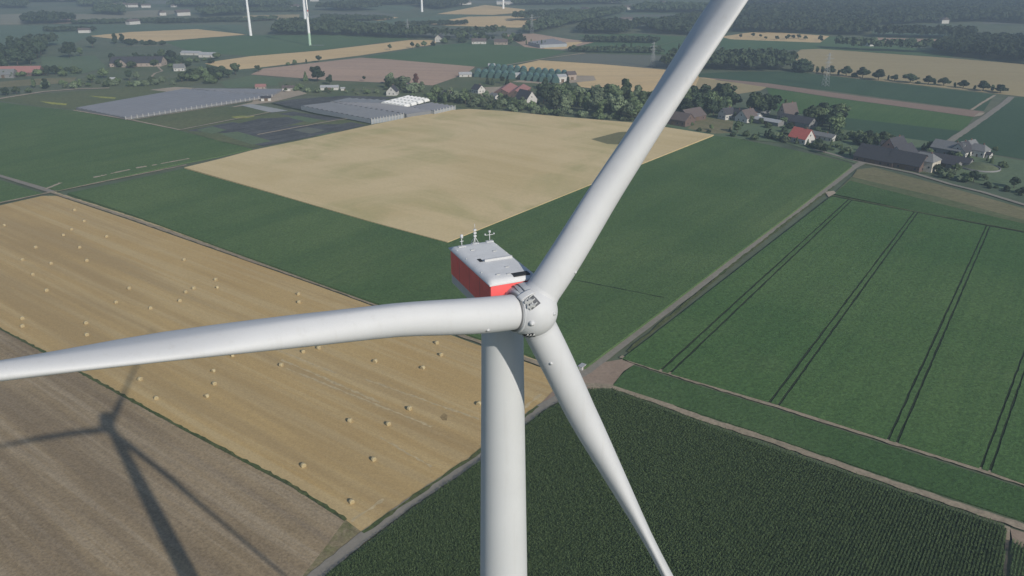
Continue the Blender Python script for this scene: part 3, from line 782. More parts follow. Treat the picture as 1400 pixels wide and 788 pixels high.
# ------------------------------------------------------------------ maize in the foreground: leaves in rows
def mesh_np(name, verts, quads, mats, smooth=False):
    me = bpy.data.meshes.new(name)
    nq = len(quads)
    me.vertices.add(len(verts)); me.vertices.foreach_set('co', np.asarray(verts, np.float32).ravel())
    me.loops.add(nq * 4); me.loops.foreach_set('vertex_index', np.asarray(quads, np.int32).ravel())
    me.polygons.add(nq); me.polygons.foreach_set('loop_start', np.arange(nq, dtype=np.int32) * 4)
    me.polygons.foreach_set('loop_total', np.full(nq, 4, np.int32))
    me.update(calc_edges=True)
    for m in (mats if isinstance(mats, (list, tuple)) else [mats]): me.materials.append(m)
    return me
def inpoly(x, y, poly):
    c = np.zeros(len(x), bool); n = len(poly)
    for i in range(n):
        x0, y0 = poly[i]; x1, y1 = poly[(i + 1) % n]
        if y0 == y1: continue
        k = ((y0 > y) != (y1 > y)) & (x < (x1 - x0) * (y - y0) / (y1 - y0) + x0)
        c ^= k
    return c
M_maize = mat_leaf('maize_leaf', (.034, .066, .027), (.105, .148, .062), 1.7)
def maize(name, pix, seed, row=.75, step=.25):
    rs = np.random.default_rng(seed)
    poly = [tuple(G(*p))[:2] for p in pix]
    P = np.array(poly); ca, sa = math.cos(A_ROAD), math.sin(A_ROAD)
    u = P[:, 0] * ca + P[:, 1] * sa; v = -P[:, 0] * sa + P[:, 1] * ca
    U, V = np.meshgrid(np.arange(u.min(), u.max(), step), np.arange(v.min(), v.max(), row))
    U = (U + rs.normal(0, .06, U.shape)).ravel(); V = (V + rs.normal(0, .07, V.shape)).ravel()
    X, Y = U * ca - V * sa, U * sa + V * ca
    k = inpoly(X, Y, poly); X, Y = X[k], Y[k]
    n = len(X); nl = 7
    H = rs.normal(2.15, .16, n)
    L = []
    base = np.stack([X, Y, np.zeros(n)], 1)
    a0 = rs.uniform(0, 2 * np.pi, n)
    for j in range(nl):
        az = a0 + j * 2.4 + rs.normal(0, .3, n)
        zb = H * (.35 + .6 * j / nl) ; ln = rs.uniform(.26, .44, n); w = rs.uniform(.045, .08, n)
        d = np.stack([np.cos(az), np.sin(az), np.zeros(n)], 1); s = np.stack([-np.sin(az), np.cos(az), np.zeros(n)], 1)
        z = np.array([0, 0, 1.0])
        p0 = base + z * zb[:, None]
        p1 = p0 + d * (ln * .5)[:, None] + z * (rs.uniform(.1, .3, n))[:, None]
        p2 = p0 + d * ln[:, None] + z * (rs.uniform(-.25, .1, n))[:, None]
        w_ = w[:, None]
        L.append(np.stack([p0 - s * w_ * .7, p0 + s * w_ * .7, p1 + s * w_, p1 - s * w_, p1 - s * w_, p1 + s * w_, p2 + s * w_ * .3, p2 - s * w_ * .3], 1))
    V_ = np.concatenate(L).reshape(-1, 3)
    Q = np.arange(len(V_), dtype=np.int32).reshape(-1, 4)
    o = bpy.data.objects.new(name, mesh_np(name, V_, Q, M_maize)); COL.objects.link(o)
    o['kind'] = 'stuff'
    print(name, n)
    return o
maize('maize', [(446, 792), (650, 640), (740, 570), (802, 537), (838, 538), (957, 582), (1219, 673), (1374, 726), (1370, 800), (1365, 900), (420, 900), (400, 830)], 3)
maize('maize', [(1381, 745), (1402, 752), (1470, 800), (1470, 900), (1376, 900)], 4)

# ------------------------------------------------------------------ trees
M_leafA = mat_leaf('foliage', (.064, .096, .048), (.114, .152, .070), .30)
M_leafB = mat_leaf('pale_foliage', (.094, .128, .076), (.145, .180, .106), .30)
M_leafD = mat_leaf('dark_foliage', (.026, .042, .026), (.046, .068, .036), .30)
M_leafR = mat_leaf('copper_foliage', (.13, .062, .052), (.18, .09, .075), .4)
M_leafF = mat_leaf('far_foliage', (.030, .048, .028), (.058, .080, .042), .03)
M_bark = mat_plain('bark', (.11, .09, .07), rough=.9, var=.25)
def leaf_cloud(rs, blobs, nleaf, size):
    """leaf clumps on and inside the lobes of a crown, facing roughly outwards"""
    B = np.array(blobs); wgt = B[:, 3] * B[:, 3]; wgt = wgt / wgt.sum()
    idx = rs.choice(len(B), nleaf, p=wgt)
    d = rs.normal(size=(nleaf, 3)); d /= np.linalg.norm(d, axis=1)[:, None]
    rad = rs.uniform(.55, 1.05, nleaf) ** .6
    C = B[idx, :3] + d * (B[idx, 3] * rad)[:, None] * np.array([1, 1, .85])
    nrm = d + rs.normal(0, .45, (nleaf, 3)); nrm /= np.linalg.norm(nrm, axis=1)[:, None]
    t = np.cross(nrm, rs.normal(size=(nleaf, 3))); t /= np.linalg.norm(t, axis=1)[:, None]
    b = np.cross(nrm, t); s = (size * rs.uniform(.6, 1.3, nleaf))[:, None]
    V = np.stack([C - t * s - b * s * .7, C + t * s - b * s * .5, C + t * s * .8 + b * s * .7, C - t * s * .7 + b * s * .6], 1)
    return V
def tree_proto(name, kind, seed, mat, nleaf=900, size=.55):
    rs = np.random.default_rng(seed); rr = random.Random(seed)
    t = empty(name)
    if kind == 'round':
        blobs = [(0, 0, 6.0, 2.6)] + [(2.2 * math.cos(a) * rr.uniform(.5, 1.3), 2.2 * math.sin(a) * rr.uniform(.5, 1.3), rr.uniform(3.4, 7.6), rr.uniform(1.1, 2.2)) for a in [i * 1.05 + rr.uniform(-.3, .3) for i in range(6)]] + [(rr.uniform(-1, 1), rr.uniform(-1, 1), 8.2, 1.7)]
        th, tr = 4.2, .28
    elif kind == 'tall':
        blobs = [(rr.uniform(-.7, .7), rr.uniform(-.7, .7), z, 1.9 - abs(z - 5) * .17) for z in (2.4, 3.6, 4.8, 6.0, 7.2, 8.3, 9.1)]
        th, tr = 2.5, .2
    elif kind == 'poplar':
        blobs = [(rr.uniform(-.2, .2), rr.uniform(-.2, .2), z, 1.05 - abs(z - 4.5) * .11) for z in (1.6, 2.7, 3.8, 4.9, 6, 7.1, 8.2, 9.2)]
        th, tr = 1.6, .16
    elif kind == 'wide':
        blobs = [(2.9 * math.cos(a) * rr.uniform(.5, 1.25), 2.9 * math.sin(a) * rr.uniform(.5, 1.25), rr.uniform(3.6, 7.4), rr.uniform(1.2, 2.5)) for a in [i * .9 + rr.uniform(-.3, .3) for i in range(7)]] + [(0, 0, 6.6, 2.8), (.5, -.6, 8.0, 1.8)]
        th, tr = 4.0, .34
    elif kind == 'conifer':
        blobs = [(0, 0, z, r) for z, r in ((1.8, 2.3), (3.2, 2.0), (4.6, 1.6), (6.0, 1.25), (7.4, .9), (8.7, .6), (9.5, .35))]
        th, tr = 2.0, .2
    else:  # bush, unit 10 high scaled down
        blobs = [(3.6 * math.cos(a) * rr.uniform(.5, 1.1), 3.6 * math.sin(a) * rr.uniform(.5, 1.1), rr.uniform(2.6, 5.5), rr.uniform(2.6, 3.6)) for a in [i * 1.2 for i in range(6)]] + [(0, 0, 6, 3.6)]
        th, tr = 1.8, .3
    V = leaf_cloud(rs, blobs, nleaf, size if kind != 'bush' else size * 1.5).reshape(-1, 3)
    o = bpy.data.objects.new('crown', mesh_np('crown', V, np.arange(len(V), dtype=np.int32).reshape(-1, 4), mat)); COL.objects.link(o); o.parent = t
    bm = bmesh.new()
    tube(bm, (0, 0, -.1), (.1, .05, th), tr, tr * .6, 8)
    for k in range(4):
        a = k * 1.6 + rr.uniform(-.4, .4)
        tube(bm, (.1, .05, th * .8), (1.5 * math.cos(a) * (1 if kind in ('round', 'wide', 'bush') else .3), 1.5 * math.sin(a) * (1 if kind in ('round', 'wide', 'bush') else .3), th + 2.0), tr * .45, tr * .15, 6)
    obj('trunk', bm, M_bark, t)
    return t
PROTO = {}
def proto_for(kind, mat, v):
    key = (kind, mat.name, v)
    if key not in PROTO:
        nm = {'round': 'broadleaf_tree', 'wide': 'broadleaf_tree', 'tall': 'broadleaf_tree', 'poplar': 'poplar_tree', 'conifer': 'conifer_tree', 'bush': 'bush'}[kind]
        PROTO[key] = [tree_proto(nm, kind, 100 + len(PROTO), mat), False]
    p = PROTO[key]
    if not p[1]: p[1] = True; return p[0]
    return copy_tree(p[0])
def plant(px, py, hpx, kind='round', mat=None, label=None, group=None, wide=1.0, cat=None):
    mat = mat or M_leafA
    o = proto_for(kind, mat, rnd.randrange(3) if kind in ('round', 'wide') else rnd.randrange(2))
    s = hpx / mpp(px, py) / 10.0 / math.cos(PITCH * .4)
    o.location = G(px, py); o.rotation_euler = (0, 0, rnd.uniform(0, 6.28)); o.scale = (s * wide * rnd.uniform(.94, 1.06), s * wide * rnd.uniform(.94, 1.06), s)
    tag(o, label, cat or ('bush' if kind == 'bush' else 'tree'), group)
    return o
def in_pix(poly, n, seed, mind):
    rr = random.Random(seed); xs = [p[0] for p in poly]; ys = [p[1] for p in poly]; out = []; tries = 0
    while len(out) < n and tries < 6000:
        tries += 1
        x, y = rr.uniform(min(xs), max(xs)), rr.uniform(min(ys), max(ys))
        if not inpoly(np.array([x]), np.array([y]), poly)[0]: continue
        if any(((x - a) ** 2 + ((y - b) * 3.0) ** 2) < mind * mind for a, b in out): continue
        out.append((x, y))
    return out
def copse(poly, n, h, kinds, label, group, seed, mind=7, mats=None, wide=1.1):
    rr = random.Random(seed + 1)
    for (x, y) in in_pix(poly, n, seed, mind):
        plant(x, y, rr.uniform(*h), rr.choice(kinds), rr.choice(mats) if mats else None, label, group, wide)

# the avenue of round trees in front of the upper right wheat field: named from left to right by look
AVE = [
 (1097, 98.5, 17, 'bush', 'dark round bush at the left end of the avenue, touching the dark copse', 1.0),
 (1110, 99, 7, 'tall', 'first slim young tree right of the round bush in the avenue', 1.0), (1117, 99.5, 8, 'tall', 'second slim young tree right of the round bush in the avenue', 1.0),
 (1124, 100.5, 9, 'tall', 'third slim tree before the paired broad trees of the avenue', 1.0), (1134.5, 102.5, 11.5, 'round', 'broad tree at the avenue start, wider than its slim neighbours', 1.0),
 (1146, 103, 7, 'poplar', 'thin dark shrub tree between the first two broad avenue trees', 1.2), (1156.5, 104.6, 13, 'round', 'large globe tree in the avenue, second broad crown from the left', 1.1),
 (1168, 106, 7, 'bush', 'low dark bush leaning against the third broad avenue tree', .8), (1179, 107, 14, 'round', 'large globe tree directly right of the low avenue bush', 1.05),
 (1200.6, 110, 14, 'round', 'large globe tree standing alone after the gap in the avenue', 1.1), (1214, 110, 7, 'poplar', 'thin spindly tree in the middle of the avenue', 1.0),
 (1222.5, 111, 9, 'round', 'smaller square crowned tree in the avenue middle', 1.2), (1244, 113.5, 11.5, 'wide', 'low leaning wide tree in the avenue, the broadest crown', 1.25),
 (1255, 115, 4, 'bush', 'tiny shrub right of the leaning wide avenue tree', 1.0), (1269, 116, 11.5, 'round', 'globe tree with a thin companion on its right in the avenue', 1.1),
 (1277, 116, 8, 'tall', 'thin loose companion beside a globe tree in the avenue', .9), (1290, 117.5, 10.5, 'wide', 'flat topped tree two before the end group of the avenue', 1.1),
 (1305, 119.5, 6.5, 'tall', 'small dark sapling left of a ragged avenue tree', 1.0), (1316.5, 121, 10.5, 'round', 'ragged globe tree near the right end of the avenue', 1.2),
 (1332, 123, 6, 'tall', 'small sapling left of the last big avenue tree but one', 1.0), (1343.5, 124.8, 13, 'round', 'biggest globe tree near the right end of the avenue', 1.15),
 (1356.5, 125, 8.5, 'tall', 'slim tree between the last two big avenue trees', 1.0), (1367, 127.5, 11, 'wide', 'last wide tree at the right end of the avenue', 1.1)]
for (x, y, h, k, lab, w) in AVE: plant(x, y, h * (1.1 if h > 9 else 1.0), k, M_leafD if k != 'tall' else M_leafA, lab, 'trees of the avenue along the wheat', w * 1.4)

# single trees and bushes that stand apart
ONES = [
 (322, 102.5, 16, 'round', M_leafA, 'large round solitary tree in front of the yellow wheat left of centre', 1.1), (353, 98.5, 9, 'round', M_leafA, 'small round tree right of the large solitary one by the wheat', 1.1),
 (434, 112, 22, 'wide', M_leafD, 'big dark domed tree standing in front of the mauve ploughed field', 1.0), (418, 111.5, 13, 'conifer', M_leafA, 'pointed tree on the left side of the big dark domed tree', 1.1),
 (451, 116, 14, 'round', M_leafD, 'dark tree on the right flank of the big domed tree', 1.0), (498, 111, 7, 'round', M_leafD, 'tiny solitary tree at the lower edge of the mauve field', 1.0),
 (569, 116.5, 15, 'tall', M_leafR, 'reddish loose crowned tree against the mauve field', 1.1), (403, 89.5, 8, 'wide', M_leafA, 'broad low tree on the field edge between wheat and mauve soil', 1.0),
 (394, 90, 5, 'bush', M_leafA, 'small bush left of the broad low field edge tree', 1.0), (419, 87.5, 6, 'tall', M_leafA, 'small upright tree right of the broad low field edge tree', 1.0),
 (436, 85.5, 9.5, 'round', M_leafD, 'round tree above the mauve field on the wheat edge', 1.1), (533, 68.5, 8, 'round', M_leafA, 'round tree alone in the long wheat strip', 1.1),
 (564, 66.5, 9, 'round', M_leafD, 'dark round tree at the end of the long wheat strip', 1.0), (571, 65, 6, 'bush', M_leafA, 'bush right after the dark round tree on the wheat strip', .9),
 (580, 64.5, 8.5, 'wide', M_leafA, 'pale wide tree near the far farmstead end of the wheat strip', 1.0), (592, 63, 6, 'bush', M_leafD, 'dark bush left of the far farmstead', 1.0),
 (587, 32, 5, 'round', M_leafA, 'left one of three dots of trees on the far wheat', 1.0), (601.5, 32.5, 5.5, 'round', M_leafA, 'middle one of three dots of trees on the far wheat', 1.0),
 (613, 32.5, 5, 'round', M_leafA, 'right one of three dots of trees on the far wheat', 1.0),
 (177, 111, 15, 'round', M_leafD, 'dark dense tree below the far left farm', .95), (188, 110, 12, 'round', M_leafB, 'pale tree at the right shoulder of the dark one below the left farm', 1.0),
 (142, 107, 14, 'wide', M_leafA, 'wide green tree left of the dark tree below the left farm', 1.1), (126, 114, 12.5, 'round', M_leafA, 'tree at the left roadside beside a paler neighbour', 1.1),
 (110, 119.5, 11, 'tall', M_leafA, 'upright roadside tree left of the bend near the olive field', 1.0), (150, 115, 8, 'round', M_leafA, 'small roadside tree right of the two by the olive field', 1.1),
 (63, 122, 14, 'tall', M_leafD, 'narrow dark tree standing on the left road', 1.2), (47, 120, 12, 'tall', M_leafA, 'narrow green tree just left of the dark one on the left road', 1.2),
 (91, 118.5, 7, 'round', M_leafA, 'small round tree on the left roadside hedge', 1.1), (9, 131, 12, 'wide', M_leafD, 'dark wide tree at the left picture edge above the green field', 1.0),
 (23, 129, 11, 'wide', M_leafA, 'green wide tree second from the left edge above the green field', 1.0), (40, 127, 8, 'bush', M_leafA, 'bush on the road bank at the far left', 1.0),
 (95, 79, 22, 'wide', M_leafD, 'large dark grove tree above the left pasture', 1.0), (110, 77, 12, 'round', M_leafA, 'smaller green tree right of the large grove tree above the pasture', 1.0),
 (127, 66, 16, 'round', M_leafD, 'dark square tree by the far left wheat corner', 1.0), (158, 60, 13, 'tall', M_leafD, 'left tall tree of the pair before the far left wheat', 1.2),
 (168, 59.5, 12.5, 'tall', M_leafD, 'right tall tree of the pair before the far left wheat', 1.2), (33, 29, 9, 'round', M_leafD, 'dot like dark tree at the left end of the far hedge', 1.1),
 (1074, 148, 12, 'tall', M_leafA, 'slim tree alone in the green field behind the village', 1.0), (1126.5, 210, 14, 'wide', M_leafD, 'umbrella shaped tree at the grassy roadside below the village', 1.0),
 (1150, 211, 6, 'bush', M_leafA, 'little shrub right of the umbrella shaped roadside tree', 1.0), (1176, 212, 10, 'round', M_leafA, 'rounded tree on the lane left of the big barn', 1.0),
 (1184, 208, 12, 'round', M_leafB, 'pale tree touching the left end of the big barn', 1.0), (1330.5, 250, 17, 'round', M_leafD, 'dark round tree in front of the walled mound', 1.1),
 (1345, 248, 10, 'round', M_leafA, 'smaller tree right of the dark round tree before the mound', 1.2), (1386, 257.5, 16, 'wide', M_leafD, 'dark wide tree at the right picture edge beside the lane', 1.0),
 (1398, 265, 10, 'bush', M_leafD, 'black bush under the wide tree at the right edge', 1.0), (1272, 206.5, 14, 'wide', M_leafA, 'rounded tree behind the stone farmhouse', 1.1),
 (1262, 207, 9, 'round', M_leafD, 'dark small tree left of the rounded tree behind the farmhouse', 1.0), (1282, 237, 13, 'wide', M_leafD, 'dark broad tree on the right of the stone farmhouse', 1.0),
 (1296, 240, 11, 'wide', M_leafB, 'pale broad tree right of the dark one by the farmhouse', 1.0), (1307, 235, 12, 'wide', M_leafA, 'tree between the pale broad tree and the dark round tree', 1.0),
 (1335, 212, 9, 'round', M_leafA, 'small tree right of the white hamlet house', 1.1), (1350, 209, 8, 'round', M_leafA, 'tree at the right end of the hamlet', 1.1), (1360, 210, 10, 'round', M_leafA, 'last tree right of the hamlet against the dark green field', 1.1),
 (862, 128.5, 5.5, 'round', M_leafD, 'tiny tree on the field edge just left of the upright blade', 1.0), (776, 130, 24, 'poplar', M_leafD, 'dark pointed tree rising from the copse behind the wheat', 1.0),
 (1008, 182, 17, 'wide', M_leafA, 'domed garden tree at the village field edge', .95), (945, 172, 6, 'bush', M_leafA, 'bush in the dry meadow beside the brick barn', 1.0),
 (956, 180, 6, 'bush', M_leafA, 'bush at the left corner of the dry meadow', 1.0), (972, 179, 9, 'round', M_leafA, 'small dark tree at the lower edge of the dry meadow', 1.0), (969, 182, 4.5, 'bush', M_leafD, 'low bush under the small tree of the dry meadow', 1.2),
 (1020, 187, 9, 'bush', M_leafA, 'rounded bush right of the domed garden tree', 1.0), (1060, 190, 10, 'bush', M_yellow, 'yellow flowering shrub in the village garden', .9),
]
for (x, y, h, k, m, lab, w) in ONES: plant(x, y, h, k, m, lab, None, w)

copse([(742, 152), (775, 156), (830, 163), (878, 167), (905, 155), (895, 146), (850, 142), (800, 143), (768, 142)], 36, (20, 34), ['round', 'tall', 'wide'], 'leafy tree packed in the copse left of the upright blade behind the wheat', 'trees of the copse behind the wheat', 11, 7, [M_leafA, M_leafA, M_leafB])
copse([(740, 143), (790, 141), (785, 135), (748, 138)], 7, (20, 27), ['wide', 'round'], 'dark tree at the left shoulder of the copse behind the wheat', 'dark trees at the left end of the copse', 12, 9, [M_leafD])
copse([(925, 158), (960, 162), (1000, 158), (1052, 160), (1056, 150), (1000, 145), (940, 140), (918, 146)], 27, (22, 34), ['wide', 'round', 'tall'], 'dark tree of the wood right of the upright blade behind the village', 'trees of the village wood', 13, 8, [M_leafD, M_leafD, M_leafA])
copse([(985, 163), (1000, 160), (1060, 172), (1050, 176)], 6, (7, 11), ['round', 'bush'], 'small tree between the village houses right of the brick barn', 'small trees between the village houses', 14, 9)
copse([(1098, 175), (1150, 184), (1150, 168), (1105, 160)], 11, (20, 29), ['wide', 'round'], 'tall dark tree of the grove behind the red roofed house', 'grove behind the red roofed house', 15, 9, [M_leafD, M_leafA])
copse([(1035, 192), (1085, 196), (1082, 186), (1040, 184)], 9, (8, 13), ['round', 'bush', 'tall'], 'garden tree left of the red roofed house', 'garden trees left of the red roofed house', 16, 8, [M_leafA, M_leafD])
copse([(1098, 200), (1170, 214), (1170, 211), (1100, 197)], 8, (4, 6), ['bush'], 'low hedge bush along the roadside below the village', 'hedge bushes below the village', 17, 7)
copse([(1165, 200), (1225, 204), (1228, 194), (1170, 190)], 10, (13, 18), ['wide', 'round'], 'dense tree of the clump behind the dark barns', 'trees behind the dark barns', 18, 9, [M_leafD, M_leafA])
copse([(1138, 187), (1155, 190), (1155, 183), (1140, 181)], 4, (8, 11), ['tall', 'conifer'], 'slim tree right of the long grey shed', 'slim trees by the grey shed', 19, 5)
copse([(1346, 252), (1400, 266), (1400, 270), (1340, 256)], 7, (4, 7), ['bush'], 'dark hedge bush beside the lane at the right edge', 'hedge bushes by the right hand lane', 20, 6, [M_leafD])
copse([(640, 148), (740, 158), (870, 168), (870, 165), (740, 153), (640, 145)], 26, (6, 10), ['bush'], 'hedge bush along the upper edge of the big wheat field', 'hedge bushes along the wheat field', 21, 6, [M_leafA, M_leafB])
copse([(586, 142), (640, 147), (640, 136), (590, 132)], 11, (10, 18), ['round', 'wide', 'tall'], 'garden tree between the glasshouses and the big wheat field', 'trees right of the glasshouses', 22, 7, [M_leafA, M_leafB, M_leafD])
copse([(640, 146), (700, 150), (735, 151), (700, 140), (645, 136)], 15, (9, 14), ['round', 'wide', 'bush'], 'tree of the belt in front of the red roofed barns', 'tree belt before the red roofed barns', 23, 7, [M_leafA, M_leafB])
copse([(528, 121), (556, 128), (560, 120), (535, 114)], 8, (12, 17), ['round', 'wide'], 'tree of the clump behind the white canopies', 'clump behind the white canopies', 24, 7, [M_leafA, M_leafB])
copse([(560, 129), (580, 130), (580, 122), (562, 122)], 5, (9, 13), ['round', 'bush'], 'pale garden tree right of the white gabled greenhouse home', 'pale garden trees near the white canopies', 25, 6, [M_leafB])
copse([(658, 115), (672, 117), (700, 118), (695, 113), (660, 111)], 4, (9, 12), ['round', 'conifer'], 'dark tree before the green arched tunnels', 'dark trees before the green tunnels', 26, 8, [M_leafD])
plant(746, 122, 15, 'tall', M_leafD, 'squarish dark tree before the right group of green tunnels', None, 1.3)
plant(737, 122, 6, 'bush', M_leafD, 'low bush at the foot of the squarish tree by the tunnels')
copse([(244, 115), (300, 116), (320, 103), (290, 98), (250, 106)], 20, (10, 16), ['round', 'wide', 'bush', 'bush'], 'tree of the dense belt left of the large solitary tree', 'dense tree belt by the lilac greenhouse', 27, 6, [M_leafA, M_leafA, M_leafD])
copse([(-10, 97), (20, 92), (58, 94), (58, 80), (20, 74), (-10, 76)], 20, (16, 26), ['wide', 'round', 'tall'], 'dark tree of the wood at the far left picture edge', 'wood at the left picture edge', 28, 7, [M_leafD])
copse([(32, 80), (64, 76), (60, 68), (36, 70)], 7, (14, 19), ['wide', 'round'], 'dark tree on the upper rim of the left edge wood', 'upper rim of the left edge wood', 29, 8, [M_leafD])
copse([(55, 105), (105, 104), (108, 99), (62, 97)], 9, (9, 13), ['wide', 'bush'], 'tree of the hedge row below the left pasture', 'hedge row below the left pasture', 30, 7, [M_leafD, M_leafA])
copse([(5, 108), (55, 106), (55, 102), (8, 104)], 8, (7, 11), ['round', 'bush'], 'garden tree at the reddish farm on the left edge', 'garden trees of the left edge farm', 31, 6)
copse([(145, 95), (240, 94), (262, 86), (232, 78), (160, 82)], 12, (8, 12), ['round', 'wide', 'bush'], 'tree round the dark roofed farm at the upper left', 'trees round the upper left farm', 32, 9, [M_leafA, M_leafD])
copse([(167, 62), (226, 64), (222, 60), (170, 58)], 9, (5, 7), ['bush'], 'hedge tree below the far left wheat field', 'hedge trees below the far left wheat', 33, 5, [M_leafD])
copse([(600, 62), (640, 58), (716, 61), (716, 56), (640, 53), (602, 57)], 17, (7, 12), ['round', 'wide', 'bush'], 'tree around the far farmstead above the green field', 'trees around the far farmstead', 34, 6, [M_leafD, M_leafA])
copse([(718, 63), (748, 65), (748, 62), (720, 60)], 6, (6, 8), ['poplar'], 'thin tree right of the far farmstead on pale soil', 'thin trees beside the far farmstead', 35, 5)
copse([(1012, 53), (1092, 57), (1128, 59), (1128, 56), (1092, 53), (1014, 50)], 12, (4.5, 7), ['round', 'wide'], 'small dark tree in the row on the far pale wheat at the upper right', 'tree row on the far wheat', 36, 6, [M_leafD])
plant(1243, 66, 9, 'wide', M_leafD, 'round dark tree alone below the far mauve strip at the upper right')
copse([(1195, 62), (1222, 62), (1222, 59), (1196, 59)], 3, (5, 6), ['round'], 'small tree left of the lone dark one at the upper right', 'small trees by the far mauve strip', 37, 6)
copse([(420, 128), (520, 130), (520, 126), (420, 124)], 9, (5, 8), ['bush', 'round'], 'scrubby bush behind the long beds of the nursery', 'scrub behind the nursery beds', 38, 8, [M_leafA, M_leafB])
copse([(385, 128), (420, 124), (418, 118), (388, 120)], 5, (6, 9), ['bush', 'round'], 'bush by the sheds above the lilac greenhouse', 'bushes by the nursery sheds', 39, 7)
copse([(840, 71), (940, 73), (940, 68), (842, 66)], 10, (6, 10), ['poplar', 'bush'], 'thin tree of the field hedge left of the upright blade far back', 'far field hedge trees', 40, 6, [M_leafD])

copse([(985, 186), (1090, 200), (1170, 216), (1168, 206), (1090, 190), (1000, 178)], 22, (6, 11), ['bush', 'conifer'], 'garden bush or small conifer in the village gardens by the lane', 'village garden bushes', 61, 8, [M_leafA, M_leafB, M_leafD])
copse([(1060, 180), (1180, 200), (1180, 190), (1070, 170)], 14, (7, 12), ['bush'], 'leafy bush between the red roofed house and the dark barns', 'bushes between house and barns', 62, 8, [M_leafA, M_leafD])
copse([(1215, 214), (1330, 226), (1375, 232), (1330, 205), (1240, 202)], 16, (7, 11), ['bush', 'conifer'], 'bush or small conifer tucked among the hamlet houses', 'hamlet bushes', 63, 8, [M_leafA, M_leafD])
copse([(1268, 240), (1330, 252), (1330, 244), (1280, 232)], 9, (7, 11), ['bush'], 'bush on the bank between the stone farmhouse and the lane', 'lane bank bushes', 64, 7, [M_leafA, M_leafB])
copse([(60, 122), (240, 119), (240, 112), (60, 116)], 20, (5, 10), ['bush'], 'roadside bush along the country road at the left', 'left roadside bushes', 65, 8, [M_leafA, M_leafB])
copse([(220, 98), (300, 88), (300, 80), (200, 76), (150, 78)], 20, (5, 9), ['bush'], 'bush around the pale sheds of the upper left farm', 'upper left farm bushes', 66, 8, [M_leafD, M_leafA])
copse([(590, 140), (740, 152), (740, 146), (600, 133)], 22, (7, 12), ['bush', 'conifer'], 'bush or conifer in the belt in front of the red barns', 'belt bushes before the red barns', 67, 7, [M_leafA, M_leafB, M_leafD])
copse([(470, 134), (640, 135), (636, 124), (480, 122)], 14, (4, 8), ['bush'], 'scattered bush on the rough ground behind the glasshouses', 'scattered bushes behind the glasshouses', 68, 10, [M_leafA, M_leafB])

# far woods: nobody could count their trees, each wood is one mass
def wood(name, pix, seed, h=(14, 22), spacing=8.5, nl=34, size=1.5, cap=5200):
    rs = np.random.default_rng(seed)
    poly = [tuple(G(*p))[:2] for p in pix]; P = np.array(poly)
    x0, y0 = P.min(0); x1, y1 = P.max(0)
    sp = max(spacing, math.sqrt((x1 - x0) * (y1 - y0) / cap / 1.6))
    X, Y = np.meshgrid(np.arange(x0, x1, sp), np.arange(y0, y1, sp))
    X = (X + rs.uniform(-.45, .45, X.shape) * sp).ravel(); Y = (Y + rs.uniform(-.45, .45, Y.shape) * sp).ravel()
    k = inpoly(X, Y, poly); X, Y = X[k], Y[k]; n = len(X)
    H = rs.uniform(*h, n); Rr = sp * rs.uniform(.55, .85, n)
    d = rs.normal(size=(n, nl, 3)); d /= np.linalg.norm(d, axis=2)[..., None]; d[..., 2] = np.abs(d[..., 2]) * 1.0 - .25
    C = np.stack([X, Y, H * .62], 1)[:, None, :] + d * np.stack([Rr, Rr, H * .42], 1)[:, None, :]
    nrm = d + rs.normal(0, .4, d.shape); nrm /= np.linalg.norm(nrm, axis=2)[..., None]
    t = np.cross(nrm, rs.normal(size=d.shape)); t /= np.linalg.norm(t, axis=2)[..., None]
    b = np.cross(nrm, t); s = (rs.uniform(.7, 1.3, (n, nl)) * size * sp / 8.5)[..., None]
    V = np.stack([C - t * s - b * s, C + t * s - b * s, C + t * s + b * s, C - t * s + b * s], 2).reshape(-1, 3)
    o = bpy.data.objects.new(name, mesh_np(name, V, np.arange(len(V), dtype=np.int32).reshape(-1, 4), M_leafF)); COL.objects.link(o)
    o['kind'] = 'stuff'
    return o
